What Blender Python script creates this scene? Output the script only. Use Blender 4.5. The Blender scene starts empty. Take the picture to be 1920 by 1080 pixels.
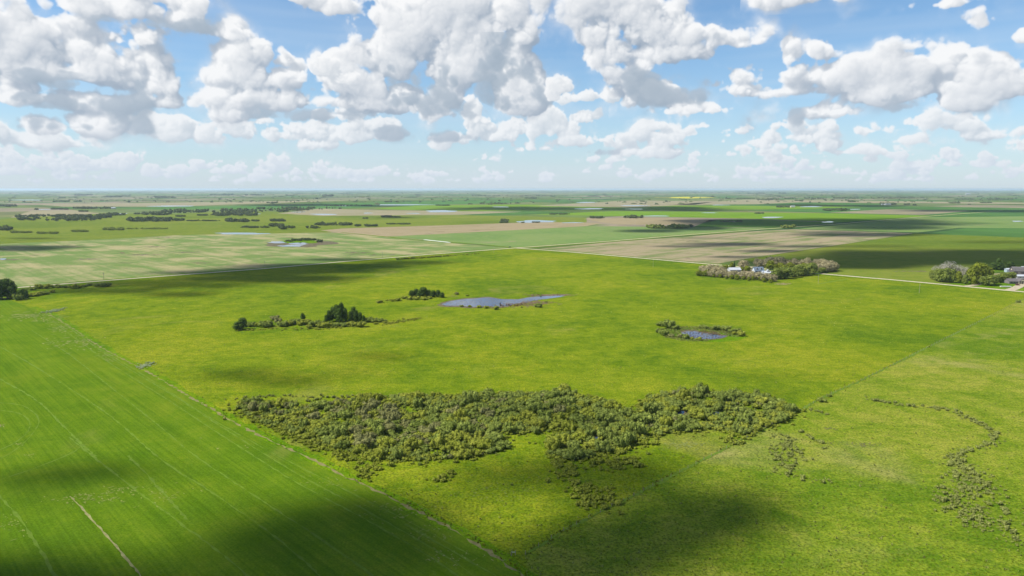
import bpy, bmesh, math, random, time
import numpy as np
from mathutils import Vector, Matrix
from mathutils.geometry import tessellate_polygon

# ---------------------------------------------------------------- camera, sky, sun, exposure
S = bpy.context.scene
COL = S.collection
CAM_H = 110.0
SUN_AZ, SUN_EL = -100.0, 50.0               # degrees from +Y (view direction) towards +X; elevation
S.view_settings.view_transform = 'Standard'
S.view_settings.look = 'None'
S.view_settings.gamma = 1.0
S.view_settings.exposure = 0.75
S.view_settings.use_curve_mapping = False
SKY_STRENGTH, SUN_STRENGTH = 0.078, 4.5
try:
    S.cycles.max_bounces = 6; S.cycles.diffuse_bounces = 2; S.cycles.glossy_bounces = 2
    S.cycles.transmission_bounces = 2; S.cycles.volume_bounces = 1; S.cycles.transparent_max_bounces = 8
    S.cycles.caustics_reflective = False; S.cycles.caustics_refractive = False
    S.cycles.use_denoising = True
except Exception: pass
SKY_TINT = (.80, 1.0, 1.10)

PHO_F, HOR = 1315.0, 354.0
PITCH = math.atan((540-HOR)/PHO_F)
def ray(px, py):
    x, y, z = px-960.0, PHO_F, 540.0-py
    c, s = math.cos(PITCH), math.sin(PITCH)
    return x, y*c+z*s, -y*s+z*c
AZ0, AZ1, EL1 = -45.0, 45.0, 24.0
PPD = 18.5                                  # texture pixels per degree
SW, SH = int((AZ1-AZ0)*PPD), int(EL1*PPD)
def azel(px, py):
    x, y, z = ray(px, py)
    return math.degrees(math.atan2(x, y)), math.degrees(math.atan2(z, math.hypot(x, y)))
rs = np.random.RandomState(7)
def upm(n, m, w):
    """cubic B-spline upsampling matrix n lattice -> m samples, wavelength w px"""
    t = np.arange(m)/w + 1.0
    i = np.floor(t).astype(int); f = (t-i).astype(np.float32)
    M = np.zeros((m, n), np.float32); r = np.arange(m)
    for k, c in enumerate(((1-f)**3/6, (3*f**3-6*f**2+4)/6, (-3*f**3+3*f**2+3*f+1)/6, f**3/6)):
        M[r, np.clip(i-1+k, 0, n-1)] += c
    return M
def vnoise(shape, w):
    n = [int(s/q)+5 for s, q in zip(shape, w)]
    a = rs.uniform(-1, 1, n).astype(np.float32)
    a = np.tensordot(upm(n[2], shape[2], w[2]), a, (1, 2))      # z,y,x
    a = np.tensordot(upm(n[1], shape[1], w[1]), a, (1, 2))      # x,z,y
    a = np.tensordot(upm(n[0], shape[0], w[0]), a, (1, 2))      # y,x,z
    return a*2.2
def cloud_layer(blobs, x0, x1, y0, y1, nz, wl, amp, soft, sig, oct=4, shear=.8, zs=.30, seed=0, squash=1.0, dec=.97):
    """march light and view through one bank of cumulus; canvas rows run downward"""
    h, w = y1-y0, x1-x0
    d = np.full((h, w, nz), -30.0, np.float32)
    r2 = random.Random(seed)
    zc = (nz-1)/2
    for (cx, cy, rx, ry) in blobs:
        cx -= x0; cy -= y0
        rz = min(nz*.42, (rx+ry)*.5)
        oz = zc+r2.uniform(-1, 1)*max(0, nz/2-rz)*.8
        m = 1+min(2.2, amp*2.6/max(4, min(rx, ry, rz)))
        ax, bx = max(0, int(cx-rx*m)), min(w, int(cx+rx*m)+1)
        ay, by = max(0, int(cy-ry*m)), min(h, int(cy+ry*m)+1)
        if ax >= bx or ay >= by: continue
        X = (np.arange(ax, bx)-cx)/rx; Y = (np.arange(ay, by)-cy)/ry; Z = (np.arange(nz)-oz)/rz
        Y = np.where(Y > 0, Y*1.6, Y)
        f = np.sqrt((X**2)[None, :, None]+(Y**2)[:, None, None]+(Z**2)[None, None, :]).astype(np.float32)
        f = (1-f)*min(rx, ry, rz)
        v = d[ay:by, ax:bx]
        # smooth union
        k = wl*.12
        hh = np.clip(.5+.5*(f-v)/k, 0, 1)
        d[ay:by, ax:bx] = v*(1-hh)+f*hh+k*hh*(1-hh)
    # cauliflower: creased billow octaves
    N = np.zeros_like(d); a = 1.0; L = wl
    N += vnoise(d.shape, (L*1.4, L*1.9, L*1.4))*.8
    for o in range(oct):
        n = vnoise(d.shape, (L*squash, L, L))
        N += a*(np.abs(n)*1.9-.64)
        a *= .56; L *= .5
        if L < 1.6: break
    d += amp*N
    zz = np.abs(np.arange(nz)-zc)/(nz/2)
    d -= (np.clip((zz-.55)/.45, 0, 1)**1.5*wl*1.1).astype(np.float32)[None, None, :]
    rho = np.clip(d/soft, 0, 1)
    wv = np.clip(N*.5+.25, 0, 1)
    rho = np.maximum(rho, .15*np.clip((d+amp*1.7)/(amp*1.7), 0, 1)**2*wv*wv)
    # light sweep from the top row down
    tau = np.zeros((w, nz), np.float32); S = np.zeros_like(rho)
    ds = math.sqrt(1+shear*shear+zs*zs)
    ix = int(math.floor(shear)); fx = shear-ix
    for y in range(h):
        S[y] = .42*np.exp(-.8*tau)+.33*np.exp(-.16*tau)+.25*np.exp(-.035*tau)
        tau = tau+sig*ds*rho[y]
        t = np.empty_like(tau)
        a1 = np.roll(tau, ix, 0); a2 = np.roll(tau, ix+1, 0)
        t = a1*(1-fx)+a2*fx
        tz = np.roll(t, 1, 1); tz[:, 0] = 0
        tau = t*(1-zs)+tz*zs
        tau *= dec
    # sky light from above: open columns near the top of each cloud
    al = np.zeros((h, w), np.float32); L = np.zeros((h, w), np.float32)
    T = np.ones((h, w), np.float32)
    for z in range(nz):
        e = 1-np.exp(-sig*1.6*rho[:, :, z])
        L += T*e*S[:, :, z]
        T *= 1-e
    al = 1-T
    return L, al
def blobs_px(lst, jit=0.0, kids=0, seed=1):
    out = []; r = random.Random(seed)
    for (px, py, rx, ry) in lst:
        a, e = azel(px, py)
        k = PPD/(PHO_F*math.pi/180)*math.cos(math.radians(a))
        X, Y = (a-AZ0)*PPD, (EL1-e)*PPD
        out.append((X, Y, rx*k, ry*k))
        for _ in range(kids):
            t = r.uniform(-.3, math.pi+.3)
            q = r.uniform(.28, .5)
            out.append((X+math.cos(t)*rx*k*.8, Y-math.sin(t)*ry*k*.7, max(3, rx*k*q), max(3, ry*k*q*1.15)))
    return out
CL_A = [(40,75,75,48),(110,62,45,34),(0,90,70,60),(125,100,48,38),(60,135,105,32),(20,140,60,34),
 (60,182,110,24),(170,192,52,20),(0,185,60,30),(95,236,75,20),(60,230,40,18),
 (160,12,80,20),(260,18,85,30),(340,36,44,34),(300,-5,70,30),(380,55,30,16),(425,62,30,14),
 (272,72,46,32),(280,115,44,46),(300,155,42,42),(312,192,46,16),(190,122,48,26),(165,140,38,26),(230,150,50,30),
 (495,98,40,22),(530,112,32,18),(450,112,42,26),(470,150,62,36),(535,152,34,26),(430,188,42,28),(480,188,82,28),(560,190,44,20),(425,212,30,16),
 (612,118,32,30),(662,106,46,32),(650,158,66,46),(700,190,95,42),(780,198,82,36),(828,212,42,18),(610,190,40,26),(720,130,60,40),
 (640,14,60,24),(720,30,80,45),(800,60,110,58),(760,90,90,50),(870,50,110,62),(950,40,56,46),(988,68,32,32),(900,110,90,52),(860,135,60,40),(960,150,62,52),(975,185,62,34),
 (1180,30,66,42),(1120,72,42,34),(1155,100,56,52),(1205,62,80,56),(1185,140,46,48),(1190,175,48,34),(1240,180,50,26),(1260,100,80,34),(1300,96,76,34),(1350,78,60,28),(1388,82,36,22),(1300,206,56,14),
 (1395,142,46,32),(1372,168,42,20),(1480,108,26,30),(1490,142,50,34),(1545,98,34,34),(1560,145,62,36),(1470,172,110,16),(1620,150,60,34),(1655,140,58,34),(1705,132,58,38),(1755,122,44,32),(1720,168,84,24),(1650,178,80,16),(1785,190,40,18),
 (1530,212,48,26),(1712,86,40,18),(1800,98,36,18),(1835,105,26,16),(1880,125,30,38),(1905,158,44,34),(1915,66,24,22),(1780,4,90,20),(1832,38,48,28),(1520,-2,40,8),(545,-5,40,12),
 (-120,60,90,60),(-100,150,120,50),(-250,80,80,50),(2040,140,110,46),(2150,60,90,50),(2010,30,60,20),(2200,170,80,30)]
CL_B = [(230,236,34,18),(290,236,60,22),(340,240,42,20),(375,252,52,18),(460,208,24,22),(440,240,62,26),(520,252,70,20),(560,244,50,22),(620,256,50,20),(605,268,44,12),(700,234,50,20),(680,258,60,14),(725,258,34,12),(660,215,60,18),
 (850,260,50,20),(815,270,40,10),(890,212,16,26),(902,240,30,24),(935,256,52,18),(992,244,50,24),(1040,238,42,30),(1097,220,26,18),(1070,268,52,12),(1000,278,60,9),(1100,266,24,12),(1130,262,26,9),(1052,165,24,20),(1065,185,26,14),(1150,180,18,16),(1102,182,16,12),
 (1205,250,13,14),(1255,262,26,24),(1245,288,40,8),(1200,285,22,6),(1427,268,28,18),(1405,284,22,7),(1440,288,34,7),(1522,262,20,20),(1500,286,52,10),(1535,276,30,13),(1380,246,24,8),(1620,284,36,9),(1655,282,22,8),(1735,228,28,12),(1800,232,30,14),(1560,240,16,8),(1465,234,18,9),(1850,255,22,5),(80,266,56,10),(20,262,40,12),(1640,245,30,6),(-60,250,60,20),(-180,240,60,20),(1990,240,60,16),(2080,255,50,14)]
CL_D = [(85,306,28,18),(130,304,26,20),(182,308,34,20),(232,306,28,20),(282,320,22,12),(345,320,34,10),(398,312,28,18),(442,318,24,12),(520,312,26,16),(562,322,20,9),(598,318,14,14),(640,324,22,8),(682,326,16,8),(712,322,14,10),(0,300,30,22),(20,322,40,10),(780,330,18,5),(830,326,14,6),(905,297,14,5),
 (1295,308,9,12),(1292,320,16,4),(1390,318,14,7),(1430,318,18,6),(1470,322,12,6),(1500,314,20,6),(1505,308,9,6),(1580,322,16,6),(1620,324,14,6),(1688,290,17,9),(1700,312,20,7),(1773,292,18,18),(1775,308,22,8),(1850,296,16,12),(1850,308,34,8),(1905,320,14,5),(1100,322,10,6),(1110,298,14,6),(1150,300,16,5),(960,322,8,4),(1170,328,20,4),(1215,292,12,5),(1320,290,16,4),(1360,290,16,5),(1470,300,14,5),(-50,308,40,18),(-130,315,40,12),(1980,310,40,12),(2060,300,30,14)]
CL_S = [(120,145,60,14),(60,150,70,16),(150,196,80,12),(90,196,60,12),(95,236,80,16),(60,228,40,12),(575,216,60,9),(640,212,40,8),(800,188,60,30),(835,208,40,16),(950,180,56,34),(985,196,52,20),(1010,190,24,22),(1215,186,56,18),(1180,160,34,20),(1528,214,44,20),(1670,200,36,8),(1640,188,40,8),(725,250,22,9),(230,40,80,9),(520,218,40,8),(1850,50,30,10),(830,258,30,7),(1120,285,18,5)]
CL_T = [(1050,165,20,15),(1045,184,12,8),(1300,207,48,12),(905,225,16,14),(640,150,24,16),(600,130,20,14),(870,185,14,10),(540,112,16,12),(250,80,24,16)]
def make_sky_pixels():
    RGB = np.zeros((SH, SW, 3), np.float32); A = np.zeros((SH, SW), np.float32)
    def comp(L, al, x0, y0, lit, shade, fade, g=1.0):
        h, w = al.shape
        n = (L/np.maximum(al, 1e-4))
        n = np.clip((n-.10)/.70, 0, 1)**g
        col = shade+(lit-shade)*n[..., None]
        c = RGB[y0:y0+h, x0:x0+w]; a = A[y0:y0+h, x0:x0+w]
        aa = (al*fade)[..., None]
        RGB[y0:y0+h, x0:x0+w] = c*(1-aa)+col*aa
        A[y0:y0+h, x0:x0+w] = a+(1-a)*aa[..., 0]
    V = lambda *a: np.array(a, np.float32)
    # thin high veil, streaky, white
    yy = np.arange(SH)[:, None]/SH
    v = vnoise((SH, SW, 1), (22, 210, 1))[..., 0]*.6+vnoise((SH, SW, 1), (9, 90, 1))[..., 0]*.35+vnoise((SH, SW, 1), (4, 50, 1))[..., 0]*.2
    v = np.clip(v*.9+.2, 0, 1)*(.10+.26*yy)
    RGB[:] = V(.74,.82,.90)*v[..., None]; A[:] = v
    e = (SH-np.arange(SH))/PPD
    hz = (.94*np.exp(-(e/4.6)**1.2))[:, None].astype(np.float32)
    ROW = lambda py: int((EL1-azel(960, py)[1])*PPD)
    # far row of cumulus on the horizon
    r = random.Random(5)
    D = CL_D+[(r.uniform(-200, 2100), min(338, r.gauss(327, 8)), r.uniform(5, 15), r.uniform(2, 4.5)) for _ in range(110)]
    y0, y1 = ROW(262), ROW(353)
    L, al = cloud_layer(blobs_px(D, kids=5, seed=3), 0, SW, y0, y1, 16, 11, 3.4, 1.2, .62, oct=3, seed=2, dec=.93)
    comp(L, al, 0, y0, V(.97,.98,.98), V(.50,.61,.72), .97)
    A0 = A.copy()
    # horizon haze in front of the farthest row
    RGB[:] = RGB*(1-hz*.45)[..., None]+V(.64,.72,.81)*(hz*.45)[..., None]
    A[:] = A+(1-A)*hz*.45
    Bx = CL_B+[(r.uniform(1150, 2000), r.uniform(235, 300), r.uniform(8, 20), r.uniform(4, 7)) for _ in range(26)]
    y0, y1 = ROW(125), ROW(325)
    L, al = cloud_layer(blobs_px(Bx, kids=5, seed=4), 0, SW, y0, y1, 30, 22, 6.2, 2.8, .34, oct=4, seed=3, dec=.95)
    comp(L, al, 0, y0, V(.95,.96,.965), V(.36,.46,.56), .96)
    y0, y1 = 0, ROW(295)
    up = [(x, y, rx, ry) for (x, y, rx, ry) in CL_A]+[(r.uniform(-200, 2100), r.uniform(-150, -50), r.uniform(50, 110), r.uniform(25, 50)) for _ in range(16)]
    L, al = cloud_layer(blobs_px([(x, y, a*.93, b*(.95 if x < 1420 else .80)) for x, y, a, b in up], kids=3, seed=6), 0, SW, y0, y1, 48, 46, 11, 5.2, .24, oct=5, seed=5, dec=.986)
    comp(L, al, 0, y0, V(.965,.97,.975), V(.20,.29,.41), .98)
    # dark cloud bases: their shade painted in as a separate grey-blue layer
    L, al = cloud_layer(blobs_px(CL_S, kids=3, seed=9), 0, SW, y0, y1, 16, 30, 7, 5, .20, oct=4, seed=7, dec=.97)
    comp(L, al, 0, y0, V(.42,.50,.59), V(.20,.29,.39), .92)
    L, al = cloud_layer(blobs_px(CL_T, kids=4, seed=12), 0, SW, y0, y1, 16, 24, 6, 2.6, .3, oct=4, seed=8, dec=.97)
    comp(L, al, 0, y0, V(.97,.975,.98), V(.40,.48,.57), .96)
    RGB[:] = RGB*(1-hz*.60)[..., None]+V(.62,.71,.83)*(hz*.60)[..., None]
    A[:] = A+(1-A)*hz*.60
    out = np.concatenate([RGB, A[..., None]], 2)[::-1]
    return np.ascontiguousarray(out, np.float32)

cam = bpy.data.cameras.new("camera"); camo = bpy.data.objects.new("camera", cam); COL.objects.link(camo)
cam.sensor_width = 36.0; cam.lens = 36.0*PHO_F/1920.0
cam.clip_start = 1.0; cam.clip_end = 200000.0
camo.location = (0, 0, CAM_H); camo.rotation_euler = (math.pi/2-PITCH, 0, 0)
S.camera = camo

az = math.radians(SUN_AZ); el = math.radians(SUN_EL)
SUNV = Vector((math.sin(az)*math.cos(el), math.cos(az)*math.cos(el), math.sin(el)))
sl = bpy.data.lights.new("sun", 'SUN'); sl.energy = SUN_STRENGTH; sl.angle = math.radians(0.53); sl.color = (1.0, .955, .88)
so = bpy.data.objects.new("sun", sl); COL.objects.link(so)
so.rotation_euler = SUNV.to_track_quat('Z', 'Y').to_euler()

class NT:
    """small helper for node trees"""
    def __init__(s, tree): s.t = tree; s.n = tree.nodes; s.l = tree.links
    def node(s, ty, **k):
        n = s.n.new(ty)
        for a, v in k.items(): setattr(n, a, v)
        return n
    def put(s, sock, v):
        if v is None: return
        if hasattr(v, 'is_output'): s.l.new(v, sock)
        elif hasattr(v, 'outputs'): s.l.new(v.outputs[0], sock)
        else: sock.default_value = v
    def math(s, op, a, b=None, c=None, clamp=False):
        n = s.node('ShaderNodeMath', operation=op, use_clamp=clamp)
        s.put(n.inputs[0], a); s.put(n.inputs[1], b); s.put(n.inputs[2], c)
        return n.outputs[0]
    def mix(s, f, a, b, blend='MIX'):
        n = s.node('ShaderNodeMix', data_type='RGBA', blend_type=blend)
        s.put(n.inputs[0], f)
        for i, v in ((6, a), (7, b)):
            if isinstance(v, tuple) and len(v) == 3: v = (*v, 1)
            s.put(n.inputs[i], v)
        return n.outputs[2]
    def noise(s, vec, scale, detail=2.0, rough=.5, dist=0.0):
        n = s.node('ShaderNodeTexNoise')
        s.put(n.inputs['Vector'], vec); n.inputs['Scale'].default_value = scale
        n.inputs['Detail'].default_value = detail; n.inputs['Roughness'].default_value = rough
        n.inputs['Distortion'].default_value = dist
        return n.outputs['Fac']
    def step(s, x, a, b, lo=0.0, hi=1.0):
        n = s.node('ShaderNodeMapRange', interpolation_type='SMOOTHSTEP')
        s.put(n.inputs[0], x); n.inputs[1].default_value = a; n.inputs[2].default_value = b
        n.inputs[3].default_value = lo; n.inputs[4].default_value = hi
        return n.outputs[0]
    def ramp(s, f, stops, mode='LINEAR'):
        n = s.node('ShaderNodeValToRGB'); cr = n.color_ramp; cr.interpolation = mode
        while len(cr.elements) < len(stops): cr.elements.new(.5)
        for e, (p, c) in zip(cr.elements, stops): e.position = p; e.color = (*c, 1)
        s.put(n.inputs[0], f)
        return n.outputs[0]
    def mapping(s, vec, loc=(0, 0, 0), rot=0.0, sc=(1, 1, 1)):
        n = s.node('ShaderNodeMapping'); s.put(n.inputs[0], vec)
        n.inputs[1].default_value = loc; n.inputs[2].default_value = (0, 0, rot); n.inputs[3].default_value = sc
        return n.outputs[0]

# world: Nishita sky behind a bank of clouds computed above
W = bpy.data.worlds.new("World"); S.world = W; W.use_nodes = True
w = NT(W.node_tree); w.n.clear()
sky = w.node('ShaderNodeTexSky', sky_type='NISHITA', sun_disc=False, sun_elevation=el, sun_rotation=az,
             air_density=1.0, dust_density=.6, ozone_density=2.2, altitude=600)
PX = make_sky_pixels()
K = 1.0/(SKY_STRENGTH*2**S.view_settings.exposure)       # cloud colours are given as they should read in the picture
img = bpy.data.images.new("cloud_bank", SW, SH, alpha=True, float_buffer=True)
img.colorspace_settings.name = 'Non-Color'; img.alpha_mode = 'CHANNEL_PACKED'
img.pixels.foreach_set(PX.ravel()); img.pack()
tc = w.node('ShaderNodeTexCoord'); sep = w.node('ShaderNodeSeparateXYZ'); w.l.new(tc.outputs['Generated'], sep.inputs[0])
azn = w.math('MULTIPLY', w.math('ARCTAN2', sep.outputs[0], sep.outputs[1]), 180/math.pi)
eln = w.math('MULTIPLY', w.math('ARCSINE', sep.outputs[2]), 180/math.pi)
u = w.math('PINGPONG', w.math('DIVIDE', w.math('SUBTRACT', azn, AZ0), AZ1-AZ0), 1.0)
v = w.math('DIVIDE', w.math('MAXIMUM', eln, .03), EL1)
cv = w.node('ShaderNodeCombineXYZ'); w.put(cv.inputs[0], u); w.put(cv.inputs[1], v)
it = w.node('ShaderNodeTexImage', image=img, extension='EXTEND', interpolation='Linear'); w.put(it.inputs[0], cv.outputs[0])
# overhead, outside the picture, the broken cloud goes on as a plain noise deck
zz = w.math('MAXIMUM', sep.outputs[2], .15)
pv = w.node('ShaderNodeCombineXYZ'); w.put(pv.inputs[0], w.math('DIVIDE', sep.outputs[0], zz)); w.put(pv.inputs[1], w.math('DIVIDE', sep.outputs[1], zz))
dk = w.noise(pv.outputs[0], 1.6, 8, .58)
da = w.step(dk, .50, .60)
dcol = w.mix(w.step(dk, .52, .72), (.70, .73, .77), (.42, .47, .54))
over = w.step(eln, EL1-4, EL1-.5)
a_all = w.math('ADD', w.math('MULTIPLY', it.outputs['Alpha'], w.math('SUBTRACT', 1.0, over)), w.math('MULTIPLY', da, over))
pre = w.mix(1.0, dcol, da, 'MULTIPLY')
c_all = w.mix(over, it.outputs['Color'], pre)
c_all = w.mix(1.0, c_all, (K, K, K), 'MULTIPLY')
inv = w.math('SUBTRACT', 1.0, a_all)
skc = w.mix(1.0, w.mix(1.0, sky.outputs[0], SKY_TINT, 'MULTIPLY'), inv, 'MULTIPLY')
fin = w.mix(1.0, skc, c_all, 'ADD')
bg = w.node('ShaderNodeBackground'); w.put(bg.inputs[0], fin); bg.inputs[1].default_value = SKY_STRENGTH
wo = w.node('ShaderNodeOutputWorld'); w.l.new(bg.outputs[0], wo.inputs[0])

# ---------------------------------------------------------------- helpers
def ground(px, py, z=0.0):
    """world point where the photographed point lies on the plain"""
    x, y, d = ray(px, py); t = (CAM_H-z)/-d
    return Vector((x*t, y*t, z))
def to_px(x, y, z=0.0):
    c, s = math.cos(PITCH), math.sin(PITCH)
    zz = z-CAM_H
    f = y*c-zz*s; up = y*s+zz*c
    return 960+PHO_F*x/f, 540-PHO_F*up/f
GRID = math.radians(44.0)                     # bearing of the survey grid
UU = Vector((math.cos(GRID), math.sin(GRID), 0)); VV = Vector((math.cos(GRID-math.pi/2), math.sin(GRID-math.pi/2), 0))
CROSS = ground(966, 465)
def tag(o, label=None, cat=None, group=None, kind=None):
    if label: o['label'] = label
    if cat: o['category'] = cat
    if group: o['group'] = group
    if kind: o['kind'] = kind
    return o
def mesh_np(name, V, F, mat, smooth=False):
    me = bpy.data.meshes.new(name)
    V = np.asarray(V, np.float32); F = np.asarray(F, np.int32)
    me.vertices.add(len(V)); me.vertices.foreach_set('co', V.ravel())
    k = F.shape[1]
    me.loops.add(F.size); me.loops.foreach_set('vertex_index', F.ravel())
    me.polygons.add(len(F)); me.polygons.foreach_set('loop_start', np.arange(0, F.size, k, dtype=np.int32))
    me.polygons.foreach_set('loop_total', np.full(len(F), k, np.int32))
    if smooth: me.polygons.foreach_set('use_smooth', np.ones(len(F), bool))
    me.update(calc_edges=True); me.validate()
    if mat: me.materials.append(mat)
    return me
def link(name, me, parent=None, loc=None, rz=0.0):
    o = bpy.data.objects.new(name, me); COL.objects.link(o)
    if parent: o.parent = parent
    if loc is not None: o.location = loc
    o.rotation_euler.z = rz
    return o
def empty(name, loc, rz=0.0):
    o = bpy.data.objects.new(name, None); COL.objects.link(o); o.empty_display_size = .1
    o.location = loc; o.rotation_euler.z = rz
    return o
class MB:
    """collects boxes, prisms and bars into one mesh"""
    def __init__(s): s.v = []; s.f = []
    def add(s, vs, fs):
        b = len(s.v); s.v += [tuple(p) for p in vs]; s.f += [tuple(b+i for i in f) for f in fs]; return s
    def box(s, x0, x1, y0, y1, z0, z1):
        return s.add([(x, y, z) for z in (z0, z1) for y in (y0, y1) for x in (x0, x1)],
                     [(0, 2, 3, 1), (4, 5, 7, 6), (0, 1, 5, 4), (2, 6, 7, 3), (0, 4, 6, 2), (1, 3, 7, 5)])
    def bar(s, a, b, r0, r1=None, n=6):
        a = Vector(a); b = Vector(b); r1 = r0 if r1 is None else r1
        d = (b-a).normalized(); p = d.orthogonal().normalized(); q = d.cross(p)
        vs = []
        for c, r in ((a, r0), (b, r1)):
            vs += [c+(p*math.cos(2*math.pi*i/n)+q*math.sin(2*math.pi*i/n))*r for i in range(n)]
        fs = [(i, (i+1) % n, n+(i+1) % n, n+i) for i in range(n)]+[tuple(range(n-1, -1, -1)), tuple(range(n, 2*n))]
        return s.add(vs, fs)
    def prism(s, prof, x0, x1):
        """profile in (y, z) pushed along x"""
        n = len(prof)
        vs = [(x0, y, z) for y, z in prof]+[(x1, y, z) for y, z in prof]
        fs = [(i, (i+1) % n, n+(i+1) % n, n+i) for i in range(n)]+[tuple(range(n-1, -1, -1)), tuple(range(n, 2*n))]
        return s.add(vs, fs)
    def build(s, name, mat, parent=None, smooth=False):
        me = bpy.data.meshes.new(name); me.from_pydata([tuple(v) for v in s.v], [], s.f); me.update()
        bm = bmesh.new(); bm.from_mesh(me); bmesh.ops.recalc_face_normals(bm, faces=bm.faces); bm.to_mesh(me); bm.free()
        if mat: me.materials.append(mat)
        if smooth:
            for p in me.polygons: p.use_smooth = True
        return link(name, me, parent)
def copy_tree(o, parent=None):
    c = o.copy(); COL.objects.link(c)
    if parent: c.parent = parent
    for ch in o.children: copy_tree(ch, c)
    return c

# ---------------------------------------------------------------- materials
def material(name):
    m = bpy.data.materials.new(name); m.use_nodes = True
    t = NT(m.node_tree); b = t.n['Principled BSDF']; b.inputs['Roughness'].default_value = .9
    b.inputs['Specular IOR Level'].default_value = .0
    return m, t, b
def pos(t):
    g = t.node('ShaderNodeNewGeometry'); return g.outputs['Position']
def bump(t, b, h, dist, strength=1.0):
    n = t.node('ShaderNodeBump'); n.inputs['Distance'].default_value = dist; n.inputs['Strength'].default_value = strength
    t.put(n.inputs['Height'], h); t.l.new(n.outputs[0], b.inputs['Normal'])
def m_grass(name, c_lo, c_mid, c_hi, c_dry=None, dry=(.62, .74), bumpd=.5, big=1/140, fine=True, rows=False):
    m, t, b = material(name); p = pos(t)
    n1 = t.noise(p, big, 5, .55, .6); n2 = t.noise(p, 1/17, 5, .6, .4); n3 = t.noise(p, 1/2.6, 5, .65)
    s = t.math('ADD', t.math('MULTIPLY', n1, .42), t.math('ADD', t.math('MULTIPLY', n2, .33), t.math('MULTIPLY', n3, .25)))
    c = t.ramp(s, [(.41, c_lo), (.50, c_mid), (.59, c_hi)])
    if c_dry:
        n4 = t.noise(t.mapping(p, (31, 7, 0)), 1/95, 6, .62, .8)
        c = t.mix(t.math('MULTIPLY', t.step(n4, *dry), .8), c, c_dry)
    if fine:
        n5 = t.noise(p, 1/.9, 3, .6)
        c = t.mix(.62, c, t.ramp(n5, [(.34, (.25, .30, .30)), (.5, (1, 1, 1)), (.68, (1.6, 1.48, 1.25))]), 'MULTIPLY')
        n7 = t.noise(t.mapping(p, (80, 9, 0), sc=(1, 1.6, 1)), 1/7, 6, .7, .7)
        c = t.mix(.6, c, t.ramp(n7, [(.36, (.62, .74, .60)), (.5, (1, 1, 1)), (.64, (1.30, 1.20, 1.35))]), 'MULTIPLY')
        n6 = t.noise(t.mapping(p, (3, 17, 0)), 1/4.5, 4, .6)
        c = t.mix(t.step(n6, .60, .72, 0, .35), c, tuple(.6*x for x in c_lo))  # dark flecks: shade among the tussocks painted into the grass
    if rows:                                  # drilled seed rows and sprayer swaths along the survey grid
        q = t.mapping(p, rot=-GRID)
        r1 = t.noise(t.mapping(q, sc=(1/1.1, 1/70, 1)), 1.0, 3, .6); r2 = t.noise(t.mapping(q, sc=(1/9, 1/400, 1)), 1.0, 2, .5)
        c = t.mix(1.0, c, t.ramp(r1, [(.32, (.80, .86, .80)), (.68, (1.2, 1.14, 1.3))]), 'MULTIPLY')
        c = t.mix(1.0, c, t.ramp(r2, [(.38, (.90, .94, .9)), (.62, (1.08, 1.05, 1.1))]), 'MULTIPLY')
        c = t.mix(.5, c, t.ramp(t.noise(p, 1/.7, 3, .6), [(.34, (.55, .6, .55)), (.68, (1.4, 1.35, 1.3))]), 'MULTIPLY')
    t.put(b.inputs['Base Color'], c)
    bump(t, b, t.math('ADD', n3, t.math('MULTIPLY', n2, 2.0)), bumpd)
    return m
def m_stubble(name, c_a, c_b, c_c, along='v', lo=.44, hi=.56, len_=170, wid=22):
    """harvested field: streaks along one survey direction"""
    m, t, b = material(name); p = pos(t)
    q = t.mapping(p, rot=-GRID)               # x now runs along UU
    sc = (1/wid, 1/len_, 1) if along == 'v' else (1/len_, 1/wid, 1)
    n1 = t.noise(t.mapping(q, sc=sc), 1.0, 5, .6, .3)
    n2 = t.noise(p, 1/75, 5, .6, .8)
    n3 = t.noise(t.mapping(q, sc=(1/300, 1/9, 1) if along == 'u' else (1/9, 1/300, 1)), 1.0, 3, .6)
    s = t.math('ADD', t.math('MULTIPLY', n1, .45), t.math('ADD', t.math('MULTIPLY', n2, .35), t.math('MULTIPLY', n3, .2)))
    c = t.mix(t.step(s, lo, hi), c_a, c_b)
    n4 = t.noise(t.mapping(p, (55, 3, 0)), 1/60, 4, .6, .5)
    c = t.mix(t.step(n4, .63, .70, 0, .8), c, c_c)
    n5 = t.noise(p, 1/3, 3, .6)
    c = t.mix(.35, c, t.ramp(n5, [(.3, (.5, .5, .5)), (.7, (1.4, 1.4, 1.4))]), 'MULTIPLY')
    t.put(b.inputs['Base Color'], c); bump(t, b, n5, .2)
    return m
def m_plain(name, col, rough=.85, var=.25, scale=.6, spec=.15, metal=0.0):
    m, t, b = material(name)
    tc = t.node('ShaderNodeTexCoord')
    n = t.noise(tc.outputs['Object'], scale, 5, .6)
    c = t.mix(1.0, col, t.ramp(n, [(.3, (1-var,)*3), (.7, (1+var,)*3)]), 'MULTIPLY')
    t.put(b.inputs['Base Color'], c); b.inputs['Roughness'].default_value = rough
    b.inputs['Specular IOR Level'].default_value = spec; b.inputs['Metallic'].default_value = metal
    return m
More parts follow.
